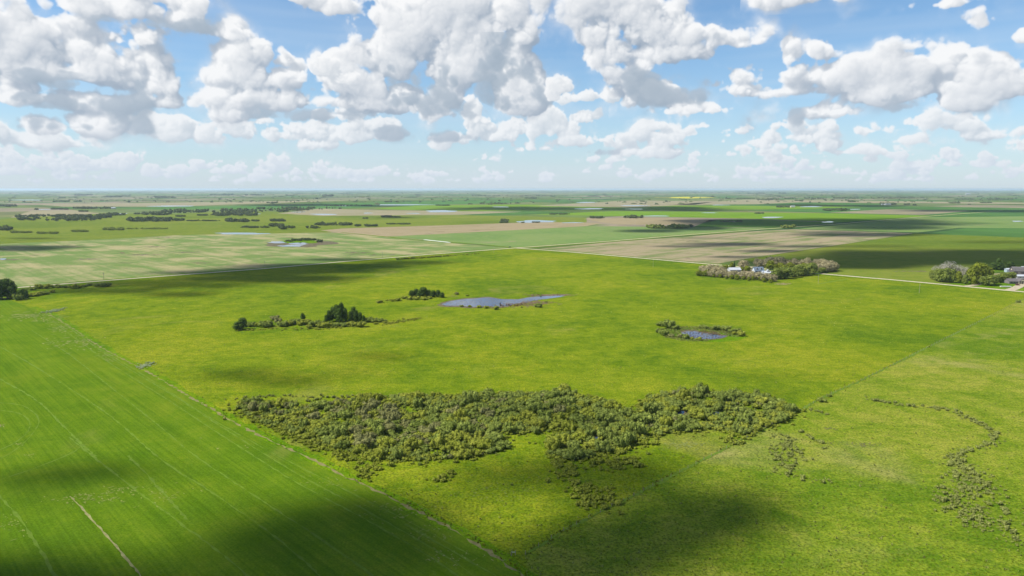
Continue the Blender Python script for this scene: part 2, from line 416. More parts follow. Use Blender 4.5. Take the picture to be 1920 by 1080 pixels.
def m_leaf(name, c1, c2, trans=.25):
    m, t, b = material(name)
    g = t.node('ShaderNodeNewGeometry'); oi = t.node('ShaderNodeObjectInfo')
    isl = g.outputs['Random Per Island']
    n = t.noise(pos(t), .45, 3, .6)
    f = t.math('ADD', t.math('MULTIPLY', isl, .45), t.math('ADD', t.math('MULTIPLY', oi.outputs['Random'], .35), t.math('MULTIPLY', n, .4)), clamp=True)
    c = t.mix(f, c1, c2)
    c = t.mix(1.0, c, t.ramp(isl, [(0, (.70, .72, .7)), (1, (1.28, 1.25, 1.2))]), 'MULTIPLY')
    t.put(b.inputs['Base Color'], c); b.inputs['Roughness'].default_value = .6
    tr = t.node('ShaderNodeBsdfTranslucent'); t.put(tr.inputs[0], c)
    mx = t.node('ShaderNodeMixShader'); mx.inputs[0].default_value = trans
    out = t.n['Material Output']
    t.l.new(b.outputs[0], mx.inputs[1]); t.l.new(tr.outputs[0], mx.inputs[2]); t.l.new(mx.outputs[0], out.inputs['Surface'])
    return m
M = {}
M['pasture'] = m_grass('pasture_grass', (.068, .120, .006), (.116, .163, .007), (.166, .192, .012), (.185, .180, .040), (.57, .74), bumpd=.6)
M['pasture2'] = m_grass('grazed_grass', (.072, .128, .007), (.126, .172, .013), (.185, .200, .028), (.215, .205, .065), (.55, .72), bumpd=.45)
M['crop'] = m_grass('young_crop', (.060, .118, .005), (.080, .138, .006), (.106, .152, .009), (.150, .165, .030), (.60, .80), bumpd=.12, fine=False, rows=True)
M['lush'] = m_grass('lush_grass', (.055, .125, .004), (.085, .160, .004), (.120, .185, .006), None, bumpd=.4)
M['farpasture'] = m_grass('far_pasture', (.078, .118, .014), (.112, .148, .018), (.145, .165, .026), (.17, .15, .05), (.6, .75), bumpd=.3, big=1/400, fine=False)
M['vivid'] = m_grass('far_crop', (.045, .120, .024), (.056, .138, .030), (.068, .150, .032), None, bumpd=.1, big=1/300, fine=False)
M['lime'] = m_grass('lime_crop', (.090, .175, .012), (.110, .195, .014), (.130, .205, .016), None, bumpd=.1, big=1/300, fine=False)
M['darkgreen'] = m_grass('deep_green_crop', (.050, .115, .018), (.062, .130, .020), (.080, .145, .022), None, bumpd=.1, big=1/300, fine=False)
M['palegreen'] = m_grass('pale_green_crop', (.10, .165, .045), (.125, .185, .055), (.150, .195, .065), (.20, .19, .10), (.56, .70), bumpd=.1, big=1/200, fine=False)
M['stubnw'] = m_stubble('pale_stubble', (.115, .170, .050), (.270, .245, .125), (.13, .10, .065), 'v', .44, .60, 150, 60)
M['stube'] = m_stubble('tan_stubble', (.115, .150, .050), (.245, .205, .125), (.15, .115, .08), 'u', .40, .54, 260, 34)
M['brown'] = m_stubble('brown_field', (.195, .165, .085), (.245, .200, .120), (.15, .12, .075), 'u', .35, .55, 300, 40)
M['tan'] = m_stubble('tan_field', (.17, .17, .085), (.25, .215, .14), (.15, .16, .07), 'u', .35, .6, 400, 60)
M['gravel'] = m_plain('road_gravel', (.34, .29, .205), .95, .22, .25)
M['track'] = m_plain('dry_track', (.20, .195, .075), .95, .35, .4)
M['rut'] = m_plain('wheel_rut', (.088, .148, .009), .95, .25, .3)
M['dirt'] = m_plain('bare_dirt', (.19, .155, .085), .95, .4, .25)
M['reedbed'] = m_plain('brown_marsh_litter', (.135, .095, .055), .95, .4, .4)
M['mud'] = m_plain('pond_mud', (.095, .080, .040), .8, .4, .2)

def m_water():
    m, t, b = material('pond_water'); p = pos(t)
    t.put(b.inputs['Base Color'], t.mix(t.step(t.noise(p, 1/9, 5, .65), .45, .62), (.020, .055, .135), (.045, .060, .075)))  # blue tint painted in for the sky's reflection
    b.inputs['Roughness'].default_value = .06; b.inputs['Specular IOR Level'].default_value = .4
    bump(t, b, t.noise(p, 1/1.5, 3, .5), .02)
    return m
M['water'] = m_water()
def m_quilt():
    """farmland beyond the nearer fields: quarter sections on the survey grid, each with its own crop"""
    m, t, b = material('farmland'); p = pos(t)
    q = t.mapping(t.mapping(p, loc=(-CROSS.x, -CROSS.y, 0)), rot=-GRID)
    sp = t.node('ShaderNodeSeparateXYZ'); t.put(sp.inputs[0], q)
    def cell(sx, sy, seed):
        c = t.node('ShaderNodeCombineXYZ')
        t.put(c.inputs[0], t.math('FLOOR', t.math('DIVIDE', sp.outputs[0], sx))); t.put(c.inputs[1], t.math('FLOOR', t.math('DIVIDE', sp.outputs[1], sy))); c.inputs[2].default_value = seed
        wn = t.node('ShaderNodeTexWhiteNoise', noise_dimensions='3D'); t.put(wn.inputs['Vector'], c.outputs[0]); return wn.outputs['Value']
    r1 = cell(805, 805, 1.0); r2 = cell(805, 402, 2.0); r3 = cell(1609, 1609, 5.0)
    f = t.math('ADD', t.math('MULTIPLY', r1, .5), t.math('ADD', t.math('MULTIPLY', r2, .3), t.math('MULTIPLY', r3, .2)))
    cols = [(.0, (.060, .140, .030)), (.28, (.085, .130, .030)), (.40, (.110, .165, .040)), (.48, (.150, .170, .065)), (.55, (.065, .150, .035)), (.62, (.205, .190, .115)), (.69, (.120, .165, .055)), (.76, (.230, .200, .135)), (.83, (.045, .095, .030))]  # dark tones also stand in for cloud shade past the overhead clouds
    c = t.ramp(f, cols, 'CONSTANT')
    n = t.noise(p, 1/260, 6, .6, .6)
    c = t.mix(1.0, c, t.ramp(n, [(.3, (.68, .72, .75)), (.7, (1.3, 1.25, 1.2))]), 'MULTIPLY')
    wet = t.noise(t.mapping(p, (900, 50, 0)), 1/420, 5, .6, .3)
    c = t.mix(t.step(wet, .64, .68, 0, .7), c, (.05, .075, .035))
    c = t.mix(1.0, c, (.86, .84, .88), 'MULTIPLY')
    t.put(b.inputs['Base Color'], c)
    return m
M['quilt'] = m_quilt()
M['willow'] = m_leaf('willow_leaves', (.120, .165, .028), (.205, .245, .055))
M['willow_y'] = m_leaf('yellow_willow_leaves', (.165, .205, .020), (.260, .280, .045))
M['willow_b'] = m_leaf('dusty_willow_leaves', (.160, .170, .060), (.235, .235, .090))
M['shrub'] = m_leaf('low_shrub_leaves', (.170, .205, .045), (.260, .280, .085))
M['silver'] = m_leaf('silver_shrub_leaves', (.22, .28, .13), (.38, .44, .26))
M['dark'] = m_leaf('poplar_leaves', (.045, .090, .016), (.095, .145, .030))
M['fresh'] = m_leaf('fresh_leaves', (.120, .165, .015), (.200, .225, .028))
M['budding'] = m_leaf('budding_crown', (.25, .225, .125), (.36, .32, .19))
M['grey'] = m_leaf('bare_twigs', (.26, .245, .205), (.38, .36, .31), .1)
M['spruce'] = m_leaf('spruce_needles', (.016, .035, .014), (.030, .055, .020), .1)
M['farwood'] = m_leaf('far_wood_leaves', (.046, .074, .028), (.090, .108, .045), .1)
M['reed'] = m_leaf('reed_stems', (.15, .095, .050), (.24, .155, .085), .2)
M['bark'] = m_plain('bark', (.13, .11, .085), .9, .3, 2)

# ---------------------------------------------------------------- ground
RN = random.Random(11)
def disc(name, R, z, mat):
    n = 128; vs = [(0, 0, z)]
    rings = [300, 1500, 6000, 20000, R]
    for r in rings: vs += [(r*math.cos(2*math.pi*i/n), r*math.sin(2*math.pi*i/n), z) for i in range(n)]
    fs = [(0, 1+i, 1+(i+1) % n) for i in range(n)]
    for k in range(len(rings)-1):
        a = 1+k*n; b = a+n
        for i in range(n): j = (i+1) % n; fs += [(a+i, b+i, b+j, a+j)]
    me = bpy.data.meshes.new(name); me.from_pydata(vs, [], fs); me.materials.append(mat)
    return link(name, me)
R_ALL = 60000.0
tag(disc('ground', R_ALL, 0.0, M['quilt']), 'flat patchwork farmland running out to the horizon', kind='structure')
def sheet(name, poly, z, mat, jit=0.0, step=None, world=False, label=None, kind='structure'):
    P = [Vector(p).to_3d() if world else ground(*p) for p in poly]
    if jit:
        Q = []
        for i, a in enumerate(P):
            b = P[(i+1) % len(P)]; d = (b-a); n = max(1, int(d.length/(step or 12)))
            if n > 60: n = 60
            for k in range(n):
                c = a+d*(k/n)
                if k: c = c+Vector((-d.y, d.x, 0)).normalized()*RN.gauss(0, jit)
                Q.append(c)
        P = Q
    P = [Vector((p.x, p.y, z)) for p in P]
    tri = tessellate_polygon([P])
    me = bpy.data.meshes.new(name); me.from_pydata([tuple(p) for p in P], [], [tuple(t) for t in tri]); me.update()
    if len(me.polygons) and me.polygons[0].normal.z < 0: me.flip_normals()
    me.materials.append(mat)
    return tag(link(name, me), label, kind=kind)
def ribbon(name, pts, wd, z, mat, jit=0.0, step=10, kind='structure', label=None, world=False, crown=0.0):
    P = [Vector(p).to_3d() if world else ground(*p) for p in pts]
    Q = []
    for i, (a, b) in enumerate(zip(P, P[1:])):
        n = max(1, min(120, int((b-a).length/step)))
        p0 = P[max(0, i-1)]; p3 = P[min(len(P)-1, i+2)]
        for k in range(n):                       # rounded through the corners
            t = k/n
            Q.append(.5*((2*a)+(b-p0)*t+(2*p0-5*a+4*b-p3)*t*t+(3*a-p0-3*b+p3)*t**3) if not crown else a+(b-a)*t)
    Q.append(P[-1])
    vs = []; fs = []
    for i, p in enumerate(Q):
        d = (Q[min(i+1, len(Q)-1)]-Q[max(i-1, 0)]).normalized(); s = Vector((-d.y, d.x, 0))
        ww = wd/2+RN.uniform(-jit, jit)
        o = RN.gauss(0, jit*.5)
        for t in ((-1, -.7, .7, 1) if crown else (-1, 1)):
            vs.append((p.x+s.x*(ww*t+o), p.y+s.y*(ww*t+o), z+(crown if abs(t) < .9 else 0)))
    m = 4 if crown else 2
    for i in range(len(Q)-1):
        for k in range(m-1): fs.append((i*m+k, i*m+k+1, (i+1)*m+k+1, (i+1)*m+k))
    me = bpy.data.meshes.new(name); me.from_pydata(vs, [], fs); me.update()
    if me.polygons[0].normal.z < 0: me.flip_normals()
    me.materials.append(mat)
    return tag(link(name, me), label, kind=kind)

ROAD_A = [(-260, 562), (33, 539.5), (267, 521), (500, 503.5), (640, 491), (807, 477), (968, 465), (1140, 452.5), (1280, 441), (1440, 429), (1587, 419), (1727, 406.5), (1880, 395)]
ROAD_B = [(968, 465.3), (1073, 473), (1273, 490.5), (1347, 497), (1533, 513), (1680, 525.5), (1913, 547), (2200, 573)]
EDGE_L = [(-60, 552), (20, 563), (60, 578), (93, 590), (140, 618), (187, 650), (287, 703), (387, 762), (440, 792), (493, 820), (587, 862), (633, 886), (721, 928), (855, 997), (985, 1080), (1120, 1170), (1250, 1260)]
FENCE = [(985, 1040), (1057, 996), (1188, 930), (1348, 848), (1500, 771), (1541, 747), (1643, 700), (1861, 591), (1935, 553)]
# nearer land
sheet('pasture', EDGE_L[1:]+[(2600, 1260), (2600, 612)]+ROAD_B[::-1]+ROAD_A[5::-1][:-1]+[(-60, 548)], .030, M['pasture'], label='yellow green pasture quarter between the gravel roads')
sheet('grazed_pasture', FENCE+[(2200, 573), (2600, 612), (2600, 1260), (1250, 1260), (1120, 1170), (990, 1084)], .045, M['pasture2'], label='paler grazed pasture beyond the fence line')
sheet('crop_field', [(-60, 552)]+EDGE_L[1:]+[(-600, 1260), (-600, 640), (-200, 575)], .020, M['crop'], label='bright green young crop field beside the pasture')
# middle distance fields
sheet('stubble_field', [(-400, 500), (0, 457.5), (213, 448), (333, 441), (520, 437.5), (640, 436.5), (793, 452), (958, 465)]+[(640, 490), (267, 520), (33, 538.5), (-260, 561)], .10, M['stubnw'], 1.2, 30, label='patchy tan and green stubble field north of the road')
sheet('far_pasture', [(-500, 425), (0, 412), (110, 398), (300, 402), (440, 396), (700, 399), (900, 404), (1100, 408), (1100, 417), (880, 421), (640, 428), (620, 436), (520, 437.5), (333, 441), (213, 448), (0, 457.5), (-400, 500)], .08, M['farpasture'], label='olive pasture with bluffs behind the stubble field')
sheet('pale_crop_field', [(645, 436.5), (717, 444), (840, 438), (973, 431), (1107, 424), (1290, 426), (1440, 428), (1280, 440), (1140, 452), (975, 464), (870, 456)], .10, M['palegreen'], 1.0, 30, label='pale green field behind the road crossing')
sheet('brown_field', [(600, 432), (640, 428.5), (880, 421), (1000, 416.5), (1090, 417.5), (1130, 418), (1100, 424), (973, 431), (840, 438), (717, 444), (650, 439)], .12, M['brown'], 1.0, 30, label='long brown fallow field behind the pale green one')
sheet('brown_field', [(1095, 410.5), (1190, 407.5), (1280, 410), (1345, 413), (1300, 422), (1160, 421), (1130, 417.5)], .12, M['brown'], 1.0, 40, label='small dark brown field beside the lime green strip')
sheet('striped_stubble_field', [(1012, 466.5), (1140, 454.5), (1280, 444), (1437, 432), (1493, 430), (1590, 433), (1713, 437.5), (1567, 460), (1467, 475), (1393, 486), (1347, 494.5), (1273, 488.5), (1073, 471.5)], .10, M['stube'], .8, 30, label='tan striped stubble field inside the road corner')
sheet('green_field', [(1396, 486.5), (1470, 475.3), (1570, 460.3), (1716, 437.8), (2100, 452), (2600, 480), (2500, 585), (2200, 570), (1913, 545.5), (1680, 524), (1533, 511.5), (1440, 503)], .09, M['farpasture'], label='broad green field across the road from the farmyards')
sheet('lime_field', [(1000, 402), (1150, 396), (1290, 397), (1560, 400), (1760, 405), (1727, 406), (1650, 411.5), (1580, 416.5), (1400, 410), (1280, 407.5)], .13, M['lime'], label='bright lime green crop strip')
sheet('deep_green_field', [(1330, 412.5), (1400, 411), (1585, 417.5), (1440, 427), (1300, 426)], .12, M['darkgreen'], label='deep green field behind the tan stubble')
sheet('bluegreen_field', [(1600, 419.5), (1727, 407.5), (2100, 404), (2300, 424), (1920, 428), (1800, 427), (1720, 436), (1590, 432), (1497, 429)], .10, M['palegreen'], label='grey green field running to the right edge')
sheet('vivid_field', [(205, 391.5), (330, 388), (560, 384), (660, 381), (900, 377), (1000, 379), (700, 388), (620, 392), (330, 393)], .15, M['vivid'], label='vivid green far crop field')
sheet('lime_field', [(700, 392), (760, 385.5), (960, 383.5), (1400, 386), (1620, 388), (1500, 392), (1100, 394), (860, 396)], .14, M['lime'], label='long lime green far strip')
sheet('tan_field', [(30, 404), (60, 395), (140, 394.5), (190, 400.5), (110, 404.5), (20, 408)], .16, M['tan'], label='pale tan far field at the left')
sheet('tan_field', [(60, 383), (300, 380), (520, 377), (700, 374.5), (560, 379), (330, 387.5), (120, 387.5)], .16, M['tan'], label='long dusty tan far field')
sheet('tan_field', [(520, 400), (600, 391), (700, 394), (860, 396), (980, 397), (860, 403), (700, 404), (600, 405)], .16, M['tan'], label='wet tan far field with puddles')
sheet('tan_field', [(1260, 384), (1400, 374), (1600, 376), (1920, 380), (2300, 384), (1900, 382.5), (1500, 379.5), (1420, 383)], .16, M['tan'], label='thin beige far field at the right')
sheet('tan_field', [(1000, 386), (1180, 376), (1350, 377), (1300, 384), (1180, 389)], .16, M['tan'], label='striped beige far field in the middle')
m, t, b = material('canola_bloom'); t.put(b.inputs['Base Color'], (.42, .38, .02, 1)); M['canola'] = m
sheet('canola_field', [(1225, 370.5), (1290, 369), (1345, 370.5), (1290, 372)], .2, M['canola'], label='thin yellow blooming canola strip')
# verges, roads, field edges
ribbon('road_verge', ROAD_A, 26, .17, M['lush'], 1.5, 15, label='grassy ditch along the road')
ribbon('road_verge', ROAD_B, 22, .19, M['lush'], 1.5, 15, label='grassy ditch along the right road')
ribbon('gravel_road', ROAD_A, 8.5, .22, M['gravel'], .2, 15, crown=.25, label='pale gravel road crossing the whole view')
ribbon('gravel_road', ROAD_B, 8.0, .25, M['gravel'], .2, 15, crown=.25, label='pale gravel road leading to the farmyards')
ribbon('farm_track', [(966, 464.5), (870, 456), (793, 450.5), (640, 436)], 9, .2, M['lush'], 1, 15, label='grass track continuing past the crossing')
ribbon('farm_track', [(1240, 455), (1310, 446), (1390, 436)], 3, .26, M['dirt'], .6)
ribbon('field_margin', [(a+3, b-2) for a, b in EDGE_L[2:-1]], 4.5, .055, M['lush'], 1.2, 5, label='lush grass strip along the crop field edge')
M['oldgrass'] = m_plain('matted_dry_grass', (.16, .145, .055), .95, .3, .3)
ribbon('field_margin', EDGE_L[3:-1], .6, .065, M['oldgrass'], .75, 2.5, label='bare dirt strip along the crop field edge')
ribbon('grass_trail', [(1260+1460/5.333, 450+440/5.333), (1590, 523)], 2.5, .07, M['rut'], .3)
for i, (pts, wd, mt) in enumerate([
    ([(-40, 690), (60, 745), (120, 800), (155, 835), (180, 855)], .7, 'rut'),
    ([(0, 650), (70, 690), (200, 775), (300, 860), (400, 925), (520, 1010), (600, 1080)], .6, 'rut'),
    ([(60, 620), (130, 665), (200, 720), (300, 800), (360, 850), (470, 925), (600, 1010), (700, 1080)], .5, 'rut'),
    ([(110, 600), (200, 665), (330, 745), (430, 810), (560, 890), (700, 965), (830, 1040), (900, 1090)], .5, 'rut'),
    ([(104, 606), (190, 670), (318, 752), (417, 817), (545, 898), (685, 974), (812, 1048), (880, 1098)], .5, 'rut'),
    ([(180, 650), (280, 710), (380, 775), (490, 838), (620, 905), (760, 975), (880, 1040)], .4, 'rut'),
    ([(-60, 870), (30, 965), (80, 1040), (110, 1090)], .7, 'rut'),
    ([(130, 820), (230, 900), (330, 975), (430, 1050), (470, 1085)], .6, 'rut'),
    ([(240, 855), (280, 895), (350, 975)], .8, 'rut'),
    ([(0, 770), (35, 775), (55, 790), (50, 812), (20, 835), (-20, 850)], .5, 'rut'),
    ([(0, 755), (45, 762), (72, 785), (60, 815), (20, 850), (-20, 868)], .4, 'rut'),
    ([(150, 838), (130, 852), (60, 880), (0, 900), (-40, 915)], .5, 'rut'),
    ([(760, 983), (850, 1035), (930, 1080)], .6, 'rut'),
    ]):
    ribbon('wheel_track', pts, wd, .075+.004*i, M[mt], wd*.45, 2.5)
ribbon('dirt_track', [(131, 931), (160, 960), (200, 1005), (235, 1045), (265, 1082), (300, 1130)], .55, .14, M['track'], .2, 2, label='straight bare track through the dark corner of the crop')
def splat(name, px, py, hx, hy, z, mat, n=18, irr=.35, label=None, seed=None):
    """irregular patch; half sizes as photographed, laid on the plain"""
    r = random.Random(seed if seed is not None else int(px*7+py*13)); ph = [r.uniform(0, 6.28) for _ in range(4)]
    P = []
    for i in range(n):
        a = 2*math.pi*i/n
        k = 1+irr*(.5*math.sin(2*a+ph[0])+.35*math.sin(3*a+ph[1])+.3*math.sin(5*a+ph[2]))+r.uniform(-.12, .12)
        P.append((px+hx*k*math.cos(a), py+hy*k*math.sin(a)))
    return sheet(name, P, z, mat, label=label)
# dry, muddy and lush patches: many small overlapping bits, never one clean outline
def patchy(name, px, py, hx, hy, mat, n=26, bit=1.2, z=.135, label=None):
    r = random.Random(int(px*3+py*5)); V, F = [], []
    for k in range(n):
        x, y = px+r.gauss(0, hx*.5), py+r.gauss(0, hy*.5); g = ground(x, y); m_ = 7; b_ = len(V)
        a0 = r.choice((GRID, GRID-math.pi/2)); ra, rb = bit*r.uniform(.6, 2.4), bit*r.uniform(.25, .7)
        V.append((g.x, g.y, z+.0006*k))
        for i_ in range(m_):
            t_ = 2*math.pi*i_/m_; q = r.uniform(.6, 1.2); u_, v_ = ra*q*math.cos(t_), rb*q*math.sin(t_)
            V.append((g.x+u_*math.cos(a0)-v_*math.sin(a0), g.y+u_*math.sin(a0)+v_*math.cos(a0), z+.0006*k))
        F += [(b_, b_+1+i_, b_+1+(i_+1) % m_) for i_ in range(m_)]
    me = bpy.data.meshes.new(name); me.from_pydata(V, [], F); me.update(); me.materials.append(mat)
    return tag(link(name, me), label, kind='structure')
for (px, py, hx, hy, k, n, bit) in [(60, 592, 60, 7, 'dryc', 90, 1.6), (85, 600, 26, 5, 'track', 30, 1.0), (110, 615, 24, 10, 'dryc', 60, 1.2), (125, 645, 50, 12, 'dryc', 60, 1.3), (165, 640, 26, 14, 'track', 40, .8), (200, 672, 20, 12, 'dryc', 30, .9),
    (0, 798, 8, 4, 'dirt', 14, .5), (35, 833, 9, 4, 'track', 12, .35), (54, 855, 9, 4, 'track', 10, .3), (377, 822, 3, 2, 'track', 5, .3), (463, 838, 3, 2, 'track', 5, .3), (410, 841, 6, 2, 'track', 6, .3),
    (170, 935, 70, 12, 'dryc', 60, .5), (230, 920, 50, 10, 'dryc', 40, .5), (300, 930, 60, 20, 'dryc', 40, .4), (20, 985, 40, 20, 'dryc', 40, .4), (740, 960, 60, 16, 'dryc', 50, .45), (800, 1000, 50, 14, 'dryc', 36, .4), (860, 1045, 60, 16, 'track', 40, .3), (620, 905, 80, 16, 'dryc', 30, .4),
    (1467, 532.5, 14, 1.4, 'dirt', 26, 2.2), (1708, 508.5, 34, 1.0, 'mud', 26, 3.0), (1286, 835, 40, 8, 'dryc', 60, .6), (1180, 920, 90, 22, 'dryc', 50, .3), (930, 920, 90, 22, 'dryc', 60, .35),
    (1558, 804, 14, 3, 'mud', 14, .5), (1620, 834, 30, 4, 'mud', 26, .5), (1560, 832, 30, 4, 'mud', 14, .4), (850, 556, 14, 2, 'mud', 16, 1.2),
    (1005, 568, 34, 4.0, 'reedbed', 110, 1.6), (980, 572, 30, 3.5, 'reedbed', 60, 1.4), (1030, 553.5, 40, 1.6, 'reedbed', 70, 1.8), (900, 563, 60, 4, 'reedbed', 46, .5), (935, 576, 60, 2.0, 'reedbed', 40, 1.2), (1335, 624, 24, 3.0, 'reedbed', 60, .8), (1318, 629, 24, 4, 'reedbed', 40, .3), (1350, 630, 9, 2, 'reedbed', 16, .8), (1130, 818, 13, 7, 'mud', 40, 1.3), (1125, 842, 16, 8, 'mud', 40, 1.3), (1295, 772, 44, 8, 'mud', 80, 1.5), (830, 795, 8, 7, 'mud', 20, 1.2)]:
    if k == 'dryc' and k not in M: M['dryc'] = m_plain('thin_dry_crop', (.150, .175, .040), .95, .2, .4)
    patchy('marsh_litter' if k == 'reedbed' else ('bare_patch' if k != 'mud' else 'mud_patch'), px, py, hx, hy, M[k], n, bit, .16 if k == 'reedbed' else (.135 if k != 'mud' else .10))
for (px, py, hx, hy) in [(30, 487, 40, 1.0), (265, 478, 30, 1.0), (290, 463, 18, .8), (350, 473, 30, 1.0), (165, 486, 20, .8), (300, 445, 40, .8), (668, 474, 26, 1.6), (740, 478, 90, 2.2), (1300, 452, 20, 1)]:
    patchy('damp_patch', px, py, hx, hy, M['mud'], 30, 4.0, .135)
# still water
pond = [(x/2.667+400, y/2.667+520) for x, y in [(1140, 134), (1180, 121), (1230, 113), (1262, 108), (1330, 105), (1380, 101), (1440, 110), (1520, 111), (1560, 104), (1600, 98), (1650, 95), (1700, 90), (1762, 91), (1735, 99), (1700, 104), (1640, 111), (1590, 118), (1560, 127), (1500, 133), (1470, 143), (1420, 148), (1370, 143), (1300, 148), (1240, 143), (1190, 143), (1160, 141)]]
cx = sum(p[0] for p in pond)/len(pond); cy = sum(p[1] for p in pond)/len(pond)
sheet('pond_bank', [(cx+(x-cx)*1.08, cy+(y-cy)*1.25) for x, y in pond], .08, M['mud'], .8, 6, label='muddy bank of the large pond')
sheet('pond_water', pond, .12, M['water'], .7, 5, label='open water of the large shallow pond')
sp2 = [(x/6+1160, y/6+580) for x, y in [(705, 266), (730, 254), (770, 247), (815, 250), (860, 246), (910, 258), (960, 268), (1040, 275), (1100, 286), (1150, 292), (1215, 300), (1180, 316), (1150, 325), (1100, 330), (1040, 335), (980, 332), (940, 335), (860, 326), (820, 318), (790, 303), (740, 285)]]
cx = sum(p[0] for p in sp2)/len(sp2); cy = sum(p[1] for p in sp2)/len(sp2)
sheet('lush_ring', [(cx+(x-cx)*1.9, cy+(y-cy)*1.8) for x, y in sp2], .07, M['lush'], 1, 6, label='lush green ring round the small pond')
sheet('pond_bank', [(cx+(x-cx)*1.1, cy+(y-cy)*1.3-1) for x, y in sp2], .09, M['mud'], .6, 5, label='muddy bank of the small pond')
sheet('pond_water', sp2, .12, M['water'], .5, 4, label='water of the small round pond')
for (px, py, hx, hy) in [(1275, 776, 8, 4.5), (1345, 776, 8, 4), (1312, 770, 5, 2.5), (827, 797, 3.5, 4), (1118, 822, 5, 2)]:
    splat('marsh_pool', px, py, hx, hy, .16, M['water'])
for (px, py, hx, hy) in [(453, 438, 55, 1.6), (323, 386.5, 42, .9), (50, 375, 28, .8), (607, 402, 26, 1.1), (560, 397.5, 14, .7), (1005, 415.3, 42, 2.0), (1073, 417.5, 18, .8), (827, 396, 34, 1.8), (753, 384, 50, .9),
    (775, 400, 12, .6), (690, 399.5, 10, .6), (1107, 391.5, 25, 1.0), (1230, 405, 22, .9), (940, 388, 14, .7), (1190, 385.5, 26, .8), (1100, 379.5, 22, .8), (1447, 407.6, 22, 1.1), (1553, 416.3, 12, .9),
    (1370, 415.2, 20, .9), (1520, 387.6, 22, .8), (1350, 384.5, 14, .6), (230, 400.5, 9, .7), (5, 486, 7, 1.2), (520, 454.5, 18, 1.6), (545, 461, 26, 1.5), (560, 457, 20, 1.8), (1908, 415, 12, .8), (1600, 392.5, 14, .6), (80, 393, 16, .5), (1190, 392, 16, .5), (1330, 399, 16, .5), (640, 386, 14, .5), (480, 401, 10, .5)]:
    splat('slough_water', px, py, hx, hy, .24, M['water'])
splat('slough_bank', 563, 457.5, 62, 6, .15, M['mud'])
splat('slough_bank', 560, 453, 40, 3.0, .20, M['lush'])
# farmyards
sheet('farmyard', [(1355, 517), (1350, 509), (1395, 501), (1470, 503), (1475, 513), (1440, 521)], .14, M['dirt'], 1, 8, label='bare yard among the trees of the middle farm')
sheet('farmyard_lawn', [(1780, 532), (1840, 516), (1860, 503), (1990, 500), (2050, 520), (2040, 556), (1913, 545), (1830, 537)], .13, M['lush'], label='lawn round the right farmhouse')
sheet('farmyard', [(1845, 524), (1856, 513), (1990, 508), (2040, 522), (1950, 540), (1900, 532)], .15, M['dirt'], 1, 8, label='gravel yard of the right farm')
ribbon('driveway', [(1812, 536.5), (1832, 534), (1842, 528), (1862, 516)], 6, .30, M['gravel'], .3, 6, label='gravel lane entering the right farm')
ribbon('driveway', [(1892, 544.5), (1905, 540), (1925, 532), (1960, 530)], 9, .30, M['gravel'], .4, 6, label='gravel driveway in front of the bungalow')
ribbon('driveway', [(1395, 502), (1412, 500), (1430, 501)], 5, .30, M['gravel'], .4, 6)

# ---------------------------------------------------------------- vegetation
rv = np.random.RandomState(21)
def cards(C, N, size, jit=.5, up=.25, rng=rv):
    """leaf sprays: one irregular quad per centre, roughly facing N"""
    n = len(C)
    D = N+rng.normal(0, jit, (n, 3)); D[:, 2] += up
    D /= np.linalg.norm(D, axis=1)[:, None]+1e-9
    A = np.cross(D, rng.normal(0, 1, (n, 3))); A /= np.linalg.norm(A, axis=1)[:, None]+1e-9
    B = np.cross(D, A)
    s = (size*rng.uniform(.6, 1.35, n))[:, None]
    P = np.stack([C-A*s*.5, C-B*s*rng.uniform(.35, .6, (n, 1)), C+A*s*.5, C+B*s*rng.uniform(.35, .6, (n, 1))], 1)
    return P.reshape(-1, 3), np.arange(4*n).reshape(n, 4)
def sphere_pts(n, rng, lo=-.35):
    z = rng.uniform(lo, 1, n); a = rng.uniform(0, 2*math.pi, n); r = np.sqrt(1-z*z)
    return np.stack([r*np.cos(a), r*np.sin(a), z], 1)
def core(c, r, rng, nu=8, nv=5):
    """lumpy closed core of a lobe"""
    V = []; F = []
    for j in range(nv+1):
        th = math.pi*j/nv
        for i in range(nu):
            ph = 2*math.pi*i/nu; k = rng.uniform(.82, 1.0)
            V.append((c[0]+r[0]*k*math.sin(th)*math.cos(ph), c[1]+r[1]*k*math.sin(th)*math.sin(ph), max(.02, c[2]+r[2]*k*math.cos(th))))
    for j in range(nv):
        for i in range(nu): F.append((j*nu+i, (j+1)*nu+i, (j+1)*nu+(i+1) % nu, j*nu+(i+1) % nu))
    return np.array(V), np.array(F)
def foliage(lobes, per, size, rng, jit=.55, lo=-.35, cores=True, shrink=.80):
    Vs, Fs, n = [], [], 0
    for c, r in lobes:
        c = np.array(c, float); r = np.array(r, float)
        if cores:
            v, f = core(c, r*shrink, rng); Vs.append(v); Fs.append(f+n); n += len(v)
        k = max(6, int(per*(r[0]*r[2])**.9))
        p = sphere_pts(k, rng, lo); q = c+p*r*rng.uniform(.86, 1.10, (k, 1))
        q[:, 2] = np.maximum(q[:, 2], .1)
        v, f = cards(q, p, size, jit, .25, rng); Vs.append(v); Fs.append(f+n); n += len(v)
    return np.concatenate(Vs), np.concatenate(Fs)
def bush_arrays(seed, R=1.0, H=.80, n=9, per=330, size=.135, low=False):
    """rounded willow: a main dome with lobes budding all over; unit radius"""
    rng = np.random.RandomState(seed)
    lobes = [((0, 0, H*.42), (R*.72, R*.68, H*.55))]
    for i in range(n):
        a = rng.uniform(0, 2*math.pi); d = rng.uniform(.35, .78)*R; s = rng.uniform(.24, .42)
        z = H*(.2+.74*math.sqrt(max(0, 1-(d/R)**2))*rng.uniform(.35, 1.15))
        lobes.append(((d*math.cos(a), d*math.sin(a), z), (s, s, s*rng.uniform(.8, 1.05))))
    return foliage(lobes, per, size, rng, .30, shrink=.86)
